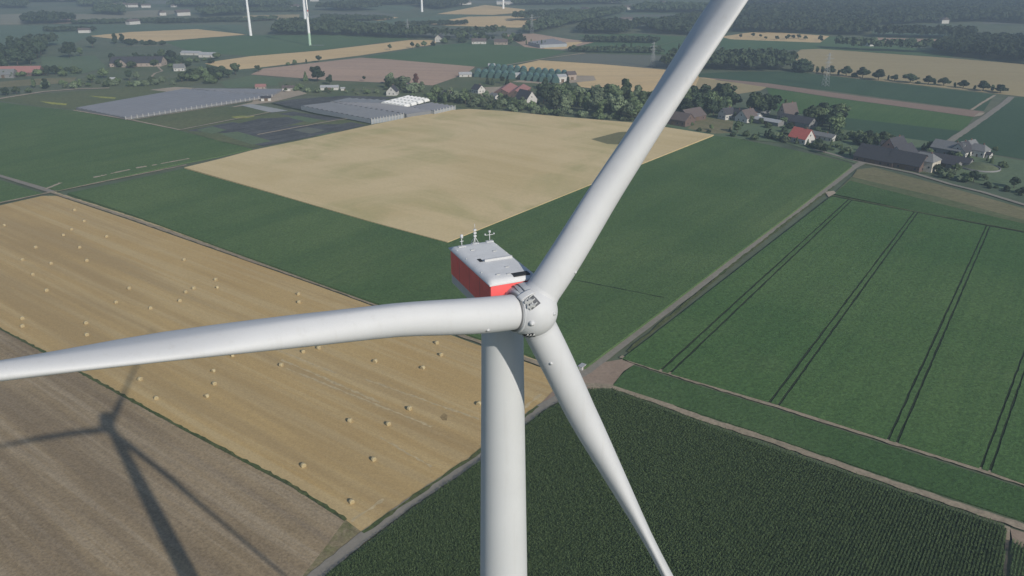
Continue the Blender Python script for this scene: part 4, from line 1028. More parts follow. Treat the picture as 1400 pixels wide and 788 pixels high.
WOODS = [
 [(1005, 44), (1190, 49.5), (1200, 36), (1270, 32), (1345, 30), (1420, 34), (1440, 6), (1250, 4), (1100, 7), (1080, 14), (1010, 15)],
 [(1272, 72), (1300, 78), (1333, 80), (1420, 90), (1460, 70), (1400, 60), (1300, 60)],
 [(905, 94), (935, 98), (1085, 98), (1086, 90), (1040, 84), (960, 86), (920, 86)],
 [(885, 46), (962, 50), (1000, 42), (985, 32), (945, 28), (900, 36)],
 [(790, 46), (850, 48), (872, 42), (840, 36), (800, 38)],
 [(712, 47), (740, 45), (770, 38), (815, 28), (860, 18), (800, 22), (745, 34)],
 [(376, 48.5), (482, 49), (482, 38), (440, 36), (380, 38)],
 [(478, 50), (530, 53), (600, 54), (598, 50), (560, 48), (520, 44), (482, 43)],
 [(32, 34), (80, 33), (102, 31), (100, 28), (60, 27), (34, 29)],
 [(130, 20), (170, 22), (170, 16), (135, 14)], [(105, 10), (200, 9), (190, 5), (110, 6)],
 [(0, 12), (40, 12), (30, 4), (0, 3)], [(230, 10), (400, 12), (380, 5), (250, 4)],
 [(480, 8), (560, 7), (640, 3), (520, 1)], [(700, 8), (860, 6), (840, 1), (720, 2)], [(860, 18), (1000, 18), (1000, 13), (880, 12)],
 [(600, 14), (640, 8), (620, 5), (560, 8)], [(1000, 6), (1200, 4), (1150, -4), (1020, -3)], [(-40, 4), (200, 3), (180, -6), (-40, -5)], [(250, 1), (600, 0), (560, -7), (280, -7)], [(640, -1), (960, -2), (940, -8), (660, -8)], [(1180, 2), (1440, 1), (1420, -7), (1200, -6)],
 [(60, 44), (130, 43), (130, 41.5), (62, 42)], [(100, 34), (230, 31), (228, 29.5), (100, 32)],
 [(215, 33), (330, 30), (330, 28.5), (215, 31)],
 [(330, 31), (380, 28), (378, 26), (330, 29)], [(540, 37), (640, 34), (640, 32.5), (540, 35)], [(600, 54), (690, 50), (690, 48.5), (600, 52.5)],
 [(780, 72), (905, 74), (905, 72), (782, 70)], [(800, 58), (900, 60), (900, 57), (802, 55)], [(865, 40), (1000, 46), (1000, 41), (870, 36)], [(700, 30), (790, 25), (788, 22), (700, 27)],
 [(1140, 68), (1270, 73), (1270, 71), (1140, 66)], [(1200, 52), (1330, 54), (1330, 50), (1200, 48)], [(440, 26), (500, 29), (540, 27), (500, 25), (440, 24)], [(720, 22), (850, 19), (848, 17), (720, 20)],
 [(300, 18), (420, 16), (418, 13), (300, 15)], [(40, 78), (60, 66), (80, 62), (60, 60), (20, 68)],
 [(280, 24), (340, 21), (330, 17), (270, 19)], [(430, 14), (470, 16), (520, 14), (480, 10)],
]
for i, w in enumerate(WOODS):
    ys = [p[1] for p in w]
    thin = max(ys) - min(ys) <= 5 and min(ys) > 10
    wood('hedgerow' if thin else 'wood', w, 50 + i, nl=34, h=(5, 9) if thin else (13, 20), spacing=6.5 if thin else 8.5)

# ------------------------------------------------------------------ buildings
M_wallw = mat_plain('white_render', (.50, .49, .47), rough=.9, var=.06)
M_wallb = mat_plain('red_brick', (.125, .088, .076), rough=.9, var=.2, scale=1.5)
M_wallo = mat_plain('orange_brick', (.50, .27, .20), rough=.9, var=.12)
M_walls = mat_plain('pale_stone', (.46, .43, .37), rough=.9, var=.2, scale=1.0)
M_wallg = mat_plain('grey_sheet', (.20, .20, .20), rough=.7, var=.08)
M_wallp = mat_plain('cream_plaster', (.34, .28, .24), rough=.9, var=.1)
M_rdark = mat_plain('slate_roof', (.052, .052, .060), rough=.7, var=.15, scale=1.2)
M_rbrown = mat_plain('brown_tile', (.115, .092, .088), rough=.8, var=.15, scale=1.2)
M_rred = mat_plain('red_tile', (.50, .130, .105), rough=.8, var=.15, scale=1.2)
M_rrose = mat_plain('faded_red_roof', (.30, .150, .140), rough=.8, var=.12, scale=1.0)
M_rgrey = mat_plain('grey_fibre_roof', (.17, .175, .18), rough=.8, var=.12, scale=1.0)
M_rpale = mat_plain('pale_metal_roof', (.36, .37, .38), rough=.5, var=.08)
M_pane = mat_plain('window_glass', (.035, .042, .050), rough=.15, var=.1, spec=.6)
M_door = mat_plain('wooden_door', (.12, .08, .05), rough=.7)
M_chim = mat_plain('chimney_brick', (.20, .11, .085), rough=.9, var=.2)
def house(px, py, L, Wd, hw, hr, rz, wall, roofm, label, name='house', cat='house', nwin=3, chimney=True, big_door=False, group=None, hip=0.0):
    """ridge along local X; L x Wd plan, wall height hw, ridge height hr"""
    t = empty(name, G(px, py), rz); tag(t, label, cat, group)
    bm = bmesh.new()
    a, b = L / 2, Wd / 2
    P = [(-a, -b, -.1), (a, -b, -.1), (a, b, -.1), (-a, b, -.1), (-a, -b, hw), (a, -b, hw), (a, b, hw), (-a, b, hw), (-a + hip, 0, hr), (a - hip, 0, hr)]
    V = [bm.verts.new(p) for p in P]
    for f in ((0, 1, 5, 4), (2, 3, 7, 6), (1, 2, 6, 9, 5), (3, 0, 4, 8, 7), (4, 5, 9, 8), (6, 7, 8, 9)): bm.faces.new([V[i] for i in f])
    obj('wall', bm, wall, t)
    bm = bmesh.new()
    e = .45; sl = (hr - hw) / b; th = .22
    for s in (-1, 1):
        y0, z0 = s * (b + e), hw - e * sl + .05
        x0, x1 = -a - e, a + e
        q = [(x0, y0, z0), (x1, y0, z0), (x1 - hip, 0, hr + .05), (x0 + hip, 0, hr + .05)]
        lo = [bm.verts.new(p) for p in q]; up = [bm.verts.new((p[0], p[1], p[2] + th)) for p in q]
        bm.faces.new(up); bm.faces.new(lo[::-1])
        for i in range(4):
            j = (i + 1) % 4; bm.faces.new((lo[i], lo[j], up[j], up[i]))
    if hip:
        for s in (-1, 1):
            q = [(s * (a + e), -b - e, hw - e * sl + .06), (s * (a + e), b + e, hw - e * sl + .06), (s * (a + e - hip), 0, hr + .06)]
            lo = [bm.verts.new(p) for p in q]; up = [bm.verts.new((p[0], p[1], p[2] + th)) for p in q]
            bm.faces.new(up); bm.faces.new(lo[::-1])
            for i in range(3):
                j = (i + 1) % 3; bm.faces.new((lo[i], lo[j], up[j], up[i]))
    rf = obj('roof', bm, roofm, t)
    if chimney:
        bm = bmesh.new(); box(bm, (a * .45, 0, hr + .45), (.7, .6, 1.5)); obj('chimney', bm, M_chim, rf)
    wme = None
    def win(x, y, z, w, h, horiz):
        nonlocal wme
        bm = bmesh.new()
        s = (w, .10, h) if horiz else (.10, w, h)
        box(bm, (0, 0, 0), s); o = obj('window', bm, M_pane, t); o.location = (x, y, z)
        return o
    for k in range(nwin):
        x = -a + L * (k + .5) / nwin
        for s in (-1, 1):
            if not (s == -1 and k == nwin // 2): win(x, s * (b + .03), hw * .5, 1.1, 1.2, True)
    if nwin:
        for s in (-1, 1):
            win(s * (a + .03), -b * .4, hw * .5, 1.0, 1.2, False); win(s * (a + .03), b * .4, hw * .5, 1.0, 1.2, False)
            if hr - hw > 2.5 and not hip: win(s * (a + .03), 0, hw + (hr - hw) * .35, 1.0, 1.1, False)
    bm = bmesh.new()
    dw, dh = (3.4, min(3.4, hw * .85)) if big_door else (1.1, 2.1)
    box(bm, (0 if nwin % 2 or big_door else L / max(nwin, 1) * .5, -b - .03, dh / 2), (dw, .1, dh)); obj('door', bm, M_door, t)
    return t
AV = ang((985, 187), (1168, 224))      # direction of the village lane
H_ = house
# village on the right
H_(926, 170, 24, 14, 5, 10, AV + .1, M_wallb, M_rbrown, 'red brick barn with a brown gabled roof beside the upright blade', 'barn', 'barn', 5, False, True)
H_(944, 164, 22, 15, 4, 9.5, AV + R(90), M_wallb, M_rbrown, 'brown roofed barn wing behind the brick barn front', 'barn', 'barn', 3, False, True)
H_(993, 163, 11, 9, 5, 9.5, AV + R(80), M_wallw, M_rdark, 'white gabled house at the upper edge of the dry meadow')
H_(1005, 163, 14, 10, 3.5, 8.5, AV, M_wallg, M_rdark, 'dark roofed low house right of the white gabled one')
H_(1020, 166, 15, 12, 4, 10, AV + R(90), M_wallw, M_rbrown, 'steep brown roofed house behind the domed garden tree')
H_(1029, 164, 13, 7, 3.5, 6, AV, M_wallw, M_rpale, 'white fronted cottage right of the steep brown roof', nwin=4)
H_(1050, 170, 24, 8, 3.2, 4.8, AV, M_wallg, M_rpale, 'long pale roofed shed left of the pointed brick gable', 'shed', 'shed', 0, False, True)
H_(1040, 157, 12, 8, 3, 5, AV, M_wallg, M_rpale, 'small pale roofed shed in front of the village wood', 'shed', 'shed', 0, False, True)
H_(1076, 164, 16, 8, 6, 14, AV + R(82), M_wallp, M_rbrown, 'tall narrow house with a pointed pinkish brick gable', nwin=2)
H_(1090, 172, 28, 12, 4, 8, AV, M_wallg, M_rdark, 'long dark roofed building right of the pointed gable', 'barn', 'barn', 4, False, True)
H_(1095, 195, 15, 11, 4.2, 10.5, AV - .1, M_wallw, M_rred, 'bright red roofed house with white lower walls', nwin=4)
H_(1121, 190, 24, 8, 3, 5, AV, M_wallw, M_rgrey, 'long grey roofed bungalow right of the red roofed house', nwin=6)
# farm at the lane
H_(1201, 222, 27, 17, 3.4, 10.5, AV, M_wallb, M_rdark, 'huge dark slate roofed barn at the corner of the lane', 'barn', 'barn', 5, False, True)
H_(1221, 212, 16, 11, 6, 12.5, AV + R(85), M_wallo, M_rdark, 'farmhouse with an orange brick gable between the dark barns')
H_(1232, 220, 20, 12, 5, 11, AV + R(90), M_wallw, M_rdark, 'dark barn with a thin white gable in the middle of the farm', 'barn', 'barn', 3, False, True)
H_(1240, 230, 22, 14, 4, 10.5, AV, M_wallb, M_rdark, 'dark roofed barn beside the stone farmhouse', 'barn', 'barn', 4, False, True)
H_(1262, 232, 15, 13, 7, 11, AV + .05, M_walls, M_rgrey, 'pale stone farmhouse with a hipped grey roof', nwin=4, hip=4)
H_(1287, 222, 36, 9, 3, 5.5, AV + .12, M_wallg, M_rdark, 'long low dark shed right of the stone farmhouse', 'shed', 'shed', 0, False, True)
H_(1293, 228, 16, 9, 3, 5, AV, M_wallg, M_rdark, 'small dark shed below the long low one', 'shed', 'shed', 0, False, True)
H_(1211, 203, 8, 6, 3, 5.5, AV, M_wallw, M_rdark, 'tiny white shed left of the orange gable', 'shed', 'shed', 2, False)
H_(1296, 211, 20, 12, 4.5, 9, AV, M_wallg, M_rgrey, 'grey roofed house at the left of the hamlet', nwin=3)
H_(1313, 213, 14, 11, 4, 9.5, AV + R(90), M_wallw, M_rdark, 'white fronted house with dark roof in the hamlet middle', nwin=3)
H_(1320, 209, 16, 10, 4, 8.5, AV + R(80), M_wallg, M_rgrey, 'grey roofed house behind the white fronted one', nwin=3)
H_(1336, 213, 12, 10, 4.5, 8, AV, M_wallw, M_rgrey, 'square white house at the right of the hamlet', nwin=4, hip=3)
H_(1348, 215.5, 6, 5, 2.6, 4, AV, M_wallw, M_rdark, 'small garden hut beside the right hand pasture', 'shed', 'shed', 1, False)
# walled mound
t = empty('slurry_pit', G(1339, 230)); tag(t, 'round earth mound ringed by a pale concrete wall beside the hamlet', 'pit')
bm = bmesh.new(); lathe(bm, [(12.2, -.1), (12.2, 1.1), (11.7, 1.1), (11.7, .2)], 48); obj('ring_wall', bm, M_wallg, t)
bm = bmesh.new(); lathe(bm, [(11.69, .5), (10, 1.3), (6, 2.6), (2, 3.0), (0, 3.05)], 40); obj('earth_mound', bm, M_soil_shade if False else M_grass, t)
# red barns and half timbered house left of the copse
H_(692, 128, 42, 15, 4, 7.5, R(78), M_wallb, M_rrose, 'left of two long faded red roofed barns below the green tunnels', 'barn', 'barn', 5, False, True)
H_(710, 130, 42, 15, 4, 7.5, R(78), M_wallb, M_rrose, 'right of two long faded red roofed barns below the green tunnels', 'barn', 'barn', 5, False, True)
H_(719, 143, 18, 13, 5.5, 13, AV - .05, M_wallw, M_rdark, 'white half timbered house with a steep dark roof by the wheat field', nwin=4)
H_(654, 127, 11, 9, 4, 8, AV, M_wallw, M_rdark, 'small white house left of the red roofed barns')
H_(677, 135, 10, 8, 3, 5, AV, M_wallw, M_rgrey, 'low white outbuilding in front of the red roofed barns', 'shed', 'shed', 2, False)
H_(537, 130, 12, 10, 4, 9, R(85), M_wallw, M_rdark, 'white gabled house behind the white canopies', nwin=2)
H_(613, 136, 12, 9, 4, 8, AV, M_wallw, M_rdark, 'house nearly hidden by garden trees right of the glasshouses')
H_(636, 105, 14, 8, 3, 5, R(10), M_wallw, M_rpale, 'pale shed left of the green tunnels', 'shed', 'shed', 2, False)
H_(672, 93, 8, 6, 3, 5, R(10), M_wallw, M_rpale, 'little white hut on the field corner above the green tunnels', 'shed', 'shed', 1, False)
H_(767, 112, 10, 9, 6, 8, R(20), M_wallw, M_rpale, 'white block at the right end of the front tunnel row', 'shed', 'shed', 1, False, True)
H_(780, 109, 10, 9, 6, 9, R(20), M_wallp, M_rbrown, 'pinkish block at the right end of the rear tunnel row', 'shed', 'shed', 1, False, True)
H_(706, 106, 8, 8, 3, 5, R(20), M_wallw, M_rpale, 'small white shed between the two groups of green tunnels', 'shed', 'shed', 1, False)
H_(451, 123, 18, 8, 3, 4.6, R(5), M_wallw, M_rpale, 'white roofed trailer like shed above the nursery beds', 'shed', 'shed', 0, False, True)
H_(469, 124, 4, 3, 2.4, 3.2, R(5), M_wallw, M_rpale, 'small white hut right of the white roofed shed', 'shed', 'shed', 0, False)
H_(364, 138, 9, 6, 3, 4.5, R(15), M_wallw, M_rdark, 'dark hut with white wall at the corner of the lilac greenhouse', 'shed', 'shed', 0, False, True)
H_(395, 124, 12, 8, 3, 5, R(5), M_wallw, M_rbrown, 'brown roofed shed with white front above the nursery yard', 'shed', 'shed', 2, False)
H_(357, 122, 10, 7, 3, 5, R(5), M_wallp, M_rrose, 'pink roofed hut behind the lilac greenhouse', 'shed', 'shed', 2, False)
# upper left farm and left edge farm
H_(190, 90, 62, 22, 4.5, 11, R(4), M_wallp, M_rdark, 'long dark roofed farm barn with cream front at the upper left', 'barn', 'barn', 9, False, True)
H_(174, 91, 20, 14, 4, 9, R(80), M_wallp, M_rdark, 'smaller dark barn at the left end of the long farm barn', 'barn', 'barn', 3, False, True)
H_(210, 87, 12, 10, 4, 8, R(10), M_wallw, M_rdark, 'white farmhouse at the right end of the long farm barn')
H_(246, 97, 12, 9, 4, 8, R(10), M_wallw, M_rgrey, 'white cottage right of the winding farm drive')
H_(262, 75, 26, 12, 3, 5, R(-8), M_wallw, M_rpale, 'white roofed shed behind the upper left farm', 'shed', 'shed', 2, False)
H_(285, 78, 22, 12, 3.5, 6, R(-5), M_wallw, M_rpale, 'pale shed right of the white roofed one behind the farm', 'shed', 'shed', 2, False)
H_(30, 103, 45, 16, 4, 10, R(6), M_wallb, M_rrose, 'long reddish roofed farm building at the left edge', 'barn', 'barn', 6, False, True)
H_(8, 106, 22, 12, 4, 9, R(6), M_wallg, M_rgrey, 'grey roofed barn left of the reddish farm building', 'barn', 'barn', 3, False, True)
H_(155, 112, 5, 4, 3, 4.5, R(6), M_wallw, M_rpale, 'tiny white hut by the trees below the upper left farm', 'shed', 'shed', 0, False)
H_(601, 57, 16, 11, 6, 11, R(80), M_wallw, M_rdark, 'white gabled farmhouse among trees above the far green field', nwin=2)
H_(655, 60, 22, 11, 4, 8, R(0), M_wallw, M_rbrown, 'brown roofed far house among trees above the green field', nwin=4)
H_(685, 61, 20, 11, 4, 8, R(-5), M_wallp, M_rbrown, 'second brown roofed far house right of a pale gap in the trees', nwin=4)
H_(1190, 63, 12, 10, 6, 11, R(20), M_wallw, M_rdark, 'white house alone by the far right field hedge', nwin=2)

# distant scattered houses: a few pixels each, no parts of their own beyond wall and roof
FARH = [(250, 21.5), (163, 11), (182, 10), (200, 10.5), (222, 21), (238, 10), (85, 1), (110, 1), (20, 6), (4, 1), (300, 12), (640, 6), (628, 6), (636, 6.5), (800, 16), (838, 17), (846, 14), (860, 13),
        (797, 26), (832, 35), (856, 31), (1070, 9.5), (1090, 12.5), (1040, 11), (1285, 31.5), (1180, 4), (1305, 3), (1365, 4), (1375, 4), (838, 4), (806, 2), (760, 3), (470, 9.5), (403, 11.5), (430, 2), (552, 2), (116, 45), (182, 33.5), (940, 10), (905, 8)]
fh = None
for i, (x, y) in enumerate(FARH):
    if fh is None:
        fh = empty('far_house')
        bm = bmesh.new(); box(bm, (0, 0, 3), (16, 11, 6.2)); obj('wall', bm, M_wallw, fh)
        bm = bmesh.new()
        V = [bm.verts.new(p) for p in ((-8.6, -6.2, 5.8), (8.6, -6.2, 5.8), (8.6, 6.2, 5.8), (-8.6, 6.2, 5.8), (-8.6, 0, 9.8), (8.6, 0, 9.8))]
        for f in ((0, 1, 5, 4), (2, 3, 4, 5), (1, 2, 5), (3, 0, 4), (3, 2, 1, 0)): bm.faces.new([V[k] for k in f])
        rfm = obj('roof', bm, M_rbrown, fh)
        o = fh
    else: o = copy_tree(fh)
    o.location = G(x, y); o.rotation_euler = (0, 0, rnd.uniform(0, 3.1)); s = rnd.uniform(.8, 1.5)
    o.scale = (s * rnd.uniform(1, 1.6), s, s * .9)
    tag(o, 'tiny pale house far off near the top of the picture, lost in the haze', 'house', 'distant houses in the haze')
# long pale halls far off
for i, (x, y, l, lab) in enumerate(((1070, 11, 60, 'bright white hall far off right of the upright blade'), (690, 6, 45, 'pale far hall behind the far wheat fields'), (1370, 5, 70, 'long white hall on the horizon side at the upper right'), (130, 5, 60, 'long pale hall far off at the upper left'))):
    H_(x, y, l, 22, 7, 9, R(3), M_wallw, M_rpale, lab, 'hall', 'hall', 0, False, True)

# lilac greenhouse: multi-bay with white front columns
M_lilac = mat_plain('shaded_greenhouse_roof', (.205, .208, .225), rough=.55, var=.06, scale=.1, spec=.3)
M_glassw = mat_plain('whitened_glass', (.30, .325, .35), rough=.35, var=.06, scale=.2, spec=.5)
M_post = mat_plain('white_post', (.46, .46, .45), rough=.6, var=.05)
def greenhouse(name, corners, hgt, bay, label, roofm, wallm, posts=0, post_edge=(1, 2), rise=1.1):
    """footprint quad in photo points A,B,C,D; ridges run A->D across bays counted along A->B"""
    A, B, C_, D = [G(*c) for c in corners]
    c0 = (A + B + C_ + D) / 4
    t = empty(name, c0); tag(t, label, 'greenhouse')
    A, B, C_, D = A - c0, B - c0, C_ - c0, D - c0
    up = Vector((0, 0, hgt))
    bm = bmesh.new()
    q = [A, B, C_, D]; lo = [bm.verts.new(p - Vector((0, 0, .1))) for p in q]; hi = [bm.verts.new(p + up) for p in q]
    for i in range(4): bm.faces.new((lo[i], lo[(i + 1) % 4], hi[(i + 1) % 4], hi[i]))
    obj('wall', bm, wallm, t)
    n = max(2, int((B - A).length / bay))
    bm = bmesh.new(); r0 = Vector((0, 0, hgt + .03)); r1 = Vector((0, 0, hgt + rise))
    prev = (bm.verts.new(A + r0), bm.verts.new(D + r0))
    for i in range(n):
        m = (i + .5) / n; e = (i + 1) / n
        mm = (bm.verts.new(A.lerp(B, m) + r1), bm.verts.new(D.lerp(C_, m) + r1))
        ee = (bm.verts.new(A.lerp(B, e) + r0), bm.verts.new(D.lerp(C_, e) + r0))
        bm.faces.new((prev[0], mm[0], mm[1], prev[1])); bm.faces.new((mm[0], ee[0], ee[1], mm[1]))
        bm.faces.new((prev[0], ee[0], mm[0])); bm.faces.new((prev[1], mm[1], ee[1]))
        prev = ee
    obj('roof', bm, roofm, t)
    if posts:
        P, Q = q[post_edge[0]], q[post_edge[1]]
        out = Vector((Q.y - P.y, P.x - Q.x, 0)).normalized()
        if out.dot((P + Q) / 2) < 0: out = -out
        me = None
        for i in range(posts):
            p = P.lerp(Q, i / (posts - 1)) + out * .35
            if me is None:
                bm = bmesh.new(); box(bm, (0, 0, (hgt + 1.2) / 2), (.5, .5, hgt + 1.2)); o = obj('post', bm, M_post, t); me = o.data
            else:
                o = bpy.data.objects.new('post', me); COL.objects.link(o); o.parent = t
            o.location = p
    return t
greenhouse('greenhouse', [(104, 150), (172, 164), (372, 133), (250, 124)], 1.7, 7.0, 'wide lilac grey greenhouse roof with a row of white front columns at the left', M_lilac, M_lilac, 30, (1, 2), .7)
greenhouse('greenhouse', [(262, 123.5), (300, 127.3), (374, 131.5), (388, 124)], 1.6, 8.0, 'smaller lilac greenhouse wing behind the wide one', M_lilac, M_lilac, 0, (1, 2), .7)
M_lilac2 = mat_plain('dull_glass_roof', (.185, .192, .205), rough=.5, var=.08, scale=.1, spec=.3)
greenhouse('greenhouse', [(412, 151), (508, 170), (552, 162.5), (452, 146)], 3.8, 6.5, 'blue grey glasshouse with a whitish front wall beside the nursery beds', M_lilac2, M_glassw, 12, (1, 2), .9)
greenhouse('greenhouse', [(458, 146), (556, 162), (590, 157), (518, 147.5)], 3.5, 6.5, 'blue grey middle glasshouse between the front one and the canopies', M_lilac, M_lilac2, 0, (1, 2), .9)
greenhouse('greenhouse', [(556, 152), (594, 157.5), (622, 151), (588, 146)], 3.4, 6.5, 'right end glasshouse reaching to the corner of the wheat field', M_lilac, M_glassw, 8, (1, 2), .9)
greenhouse('greenhouse', [(452, 143.5), (512, 147), (530, 142), (474, 139)], 3.0, 6.5, 'low flat glasshouse left of the white canopies', M_lilac2, M_lilac2, 0, (1, 2), .8)
greenhouse('greenhouse', [(722, 62), (738, 66), (775, 64), (755, 57)], 4.5, 9, 'far mauve greenhouse behind the row of trees at the top', M_lilac, M_glassw, 0)
# white canopies on the glasshouse side
M_canvas = mat_plain('white_canvas', (.78, .78, .76), rough=.8, var=.03)
def tunnel_proto(name, w, l, h, cm, em, legs=False):
    t = empty(name); n = 12
    bm = bmesh.new()
    z0 = h * .35
    prof = [(-w / 2, 0 if not legs else z0 * 1.2)] + [(-w / 2 * math.cos(math.pi * i / n), z0 + (h - z0) * math.sin(math.pi * i / n)) for i in range(n + 1)] + [(w / 2, 0 if not legs else z0 * 1.2)]
    if legs: prof = prof[1:-1]
    A = [bm.verts.new((x, -l / 2, z)) for x, z in prof]; B = [bm.verts.new((x, l / 2, z)) for x, z in prof]
    for i in range(len(prof) - 1): bm.faces.new((A[i], A[i + 1], B[i + 1], B[i])).smooth = True
    obj('cover', bm, cm, t)
    if legs:
        for sx in (-1, 1):
            for sy in (-1, 1):
                bm = bmesh.new(); tube(bm, (sx * w / 2 * .98, sy * l / 2 * .95, 0), (sx * w / 2 * .98, sy * l / 2 * .95, z0 * 1.05), .1); obj('leg', bm, M_post, t)
    for s in (-1, 1):
        bm = bmesh.new(); bm.faces.new([bm.verts.new((x * .995, s * (l / 2 - .02), z * .997)) for x, z in prof])
        obj('end_wall', bm, em, t)
    return t
cp = tunnel_proto('canopy', 5.6, 8.0, 4.2, M_canvas, M_canvas, True)
g0, gx, gy = G(528, 144.5), G(554, 148.5), G(581, 141)
first = True
a_c = math.atan2((gy - gx).y, (gy - gx).x) - R(90)
for i in range(6):
    for j in range(4):
        o = cp if first else copy_tree(cp); first = False
        o.location = g0.lerp(gx, i / 5) + (gy - gx) * (j / 3.0) + Vector((0, 0, 3.2)) * 0
        o.rotation_euler = (0, 0, a_c)
        tag(o, 'small white rounded canopy, one of the tight block beside the glasshouses', 'canopy', 'white canopies beside the glasshouses')
# green arched tunnels in two groups of two rows
M_green = mat_plain('green_netting', (.085, .165, .145), rough=.7, var=.08, scale=.3)
M_greend = mat_plain('dark_green_netting', (.050, .100, .092), rough=.8, var=.08, scale=.3)
tp = tunnel_proto('green_tunnel', 8.0, 22, 7.2, M_green, M_greend)
first = True
a_t = R(90) - R(8)
for (x0, y0, x1, y1, n, grp) in ((653, 106, 700, 109, 6, 'front left row'), (672, 98.5, 716, 102, 6, 'rear left row'),
                                 (716, 110.5, 760, 114.5, 6, 'front right row'), (728, 103.5, 773, 108, 6, 'rear right row')):
    for i in range(n):
        o = tp if first else copy_tree(tp); first = False
        p = G(x0 + (x1 - x0) * i / (n - 1), y0 + (y1 - y0) * i / (n - 1))
        o.location = p + Vector((0, 11, 0)); o.rotation_euler = (0, 0, R(-8) * 0)
        pos = ('leftmost', 'second from the left', 'third from the left', 'fourth from the left', 'fifth from the left', 'rightmost')[i]
        tag(o, 'green arched tunnel, %s of the %s' % (pos, grp), 'tunnel', 'green arched tunnels')

# white cabinet at the junction and a marker post
t = empty('transformer_cabinet', G(795.5, 505.5), A_ROAD); tag(t, 'small white electric cabinet at the lane junction beside the lower blade', 'cabinet')
bm = bmesh.new(); box(bm, (0, 0, .75), (2.6, 1.6, 1.7)); bmesh.ops.bevel(bm, geom=list(bm.edges), offset=.05, segments=1, affect='EDGES'); obj('cabinet_body', bm, M_wallw, t)
bm = bmesh.new(); box(bm, (0, 0, 1.68), (2.8, 1.8, .14)); obj('cabinet_roof', bm, M_rpale, t)
bm = bmesh.new(); box(bm, (0, -.82, .8), (1.1, .06, 1.3)); obj('cabinet_door', bm, M_wallg, t)

# ------------------------------------------------------------------ far turbines and pylons
M_fwhite = mat_plain('far_turbine_coating', (.80, .81, .82), rough=.5, var=.02)
M_fgreen = mat_plain('green_tower_bands', (.40, .56, .42), rough=.5, var=.02)
M_fred = mat_plain('red_blade_bands', (.52, .10, .08), rough=.5, var=.02)
def far_turbine(px, py, hub_h, rot, az, yaw, label, green=False, bands=False, rb=2.4):
    t = empty('wind_turbine', G(px, py), yaw); tag(t, label, 'wind turbine', 'far wind turbines')
    bm = bmesh.new(); lathe(bm, [(rb, -.2), (rb * .96, 18 if green else 6), (rb * .6, hub_h * .75), (rb * .48, hub_h - 1)], 24)
    if green:
        for f in bm.faces:
            if f.calc_center_median().z < 12: f.material_index = 1
    tw = obj('tower', bm, [M_fwhite, M_fgreen], t)
    bm = bmesh.new(); lathe(bm, [(.8, -6), (1.9, -5), (2.0, 0), (1.7, 2.2)], 20, (0, 0, hub_h), (0, -1, 0)); obj('nacelle', bm, M_fwhite, t)
    bm = bmesh.new(); lathe(bm, [(1.7, 2.3), (1.8, 3.2), (1.2, 4.6), (0, 5.1)], 20, (0, 0, hub_h), (0, -1, 0)); obj('hub', bm, M_fwhite, t)
    for k in range(3):
        a = az + k * 2 * math.pi / 3
        d = Vector((math.sin(a), 0, math.cos(a))); o0 = Vector((0, -3.4, hub_h))
        bm = bmesh.new(); pr = None; e1 = Vector((0, -1, 0)); e2 = d.cross(e1)
        for tt, c, h in ((1.2, 1.9, 1.9), (4, 2.1, 1.6), (9, 3.0, .9), (rot * .5, 2.0, .6), (rot * .83, 1.4, .35), (rot * .875, 1.3, .33), (rot * .92, 1.2, .3), (rot * .965, 1.0, .22), (rot, .3, .08)):
            ring = [bm.verts.new(o0 + d * tt + e2 * (c / 2 * math.cos(2 * math.pi * i / 12)) * .85 + e1 * (h / 2 * math.sin(2 * math.pi * i / 12) + c * .25 * math.cos(2 * math.pi * i / 12))) for i in range(12)]
            if pr:
                for i in range(12):
                    f = bm.faces.new((pr[i], pr[(i + 1) % 12], ring[(i + 1) % 12], ring[i])); f.smooth = True
                    if bands and rot * .83 < tt <= rot * .878: f.material_index = 1
            pr = ring
        bm.faces.new(pr)
        obj('blade', bm, [M_fwhite, M_fred], t)
    return t
far_turbine(343, 49, 105, 40, R(0), R(10), 'leftmost far white turbine tower standing at the yellow field corner')
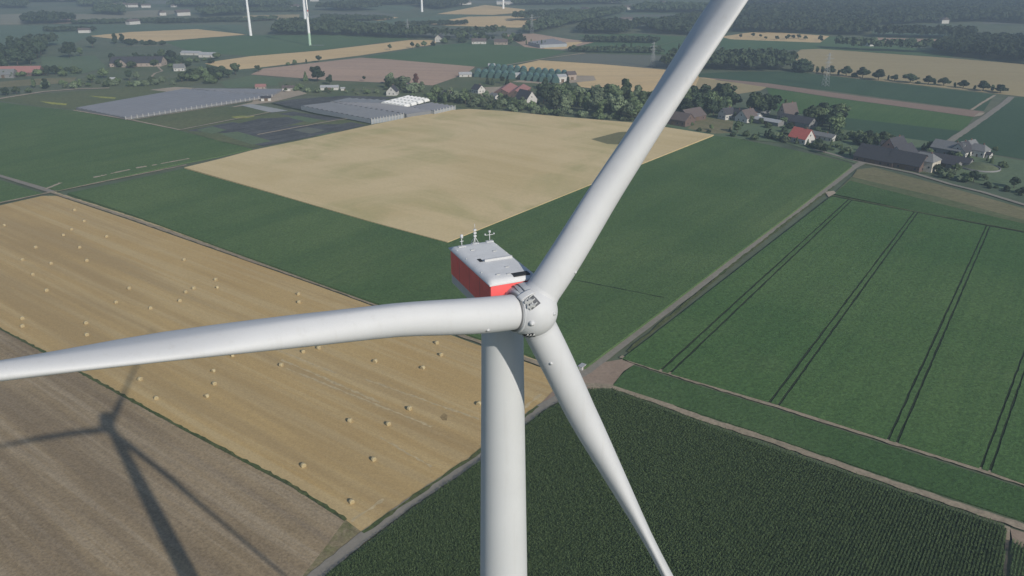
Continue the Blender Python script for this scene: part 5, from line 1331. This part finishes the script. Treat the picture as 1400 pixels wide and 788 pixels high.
far_turbine(424, 62.5, 98, 56, R(178), R(5), 'far turbine with greenish tower foot and a hanging red banded blade', True, True, 2.0)
far_turbine(417.6, 28.5, 110, 40, R(20), R(15), 'far white turbine tower just left behind the one with the hanging blade', rb=3.0)
far_turbine(577, 16.5, 110, 40, R(0), R(10), 'far white turbine tower on the green land left of the far wheat', rb=2.8)
far_turbine(688, 12, 110, 40, R(10), R(10), 'rightmost far white turbine tower standing on the far wheat', rb=2.8)
M_lattice = mat_plain('lattice_steel', (.34, .36, .37), rough=.5, var=.1)
def pylon(px, py, h, label):
    t = empty('electricity_pylon', G(px, py), .4); tag(t, label, 'pylon', 'electricity pylons')
    bm = bmesh.new(); b = h * .085; n = 9
    P = lambda sx, sy, k: Vector((sx * b * (1 - .88 * k / n), sy * b * (1 - .88 * k / n), h * k / n))
    for sx in (-1, 1):
        for sy in (-1, 1): tube(bm, P(sx, sy, 0), P(sx, sy, n), .16, .10, 4)
    for k in range(n):
        for (s0, s1) in (((-1, -1), (1, -1)), ((1, -1), (1, 1)), ((1, 1), (-1, 1)), ((-1, 1), (-1, -1))):
            tube(bm, P(*s0, k), P(*s1, k + 1), .09, .09, 3, cap=False); tube(bm, P(*s1, k), P(*s0, k + 1), .09, .09, 3, cap=False)
    obj('lattice_mast', bm, M_lattice, t)
    for z, w in ((.70, .16), (.82, .20), (.93, .13)):
        bm = bmesh.new()
        for s in (-1, 1):
            tube(bm, (0, -.6, h * z), (s * h * w, 0, h * z), .12, .06, 4); tube(bm, (0, .6, h * z), (s * h * w, 0, h * z), .12, .06, 4); tube(bm, (0, 0, h * z + 1.6), (s * h * w, 0, h * z), .08, .06, 4)
        obj('cross_arm', bm, M_lattice, t)
pylon(892, 92, 30, 'faint lattice pylon in the grey field left of the upright blade')
pylon(1128, 118, 34, 'faint lattice pylon in the green field below the avenue')
pylon(558, 52, 30, 'faint lattice pylon at the end of the far wood on the left')
pylon(727, 46, 32, 'faint lattice pylon beside the far wooded slope')
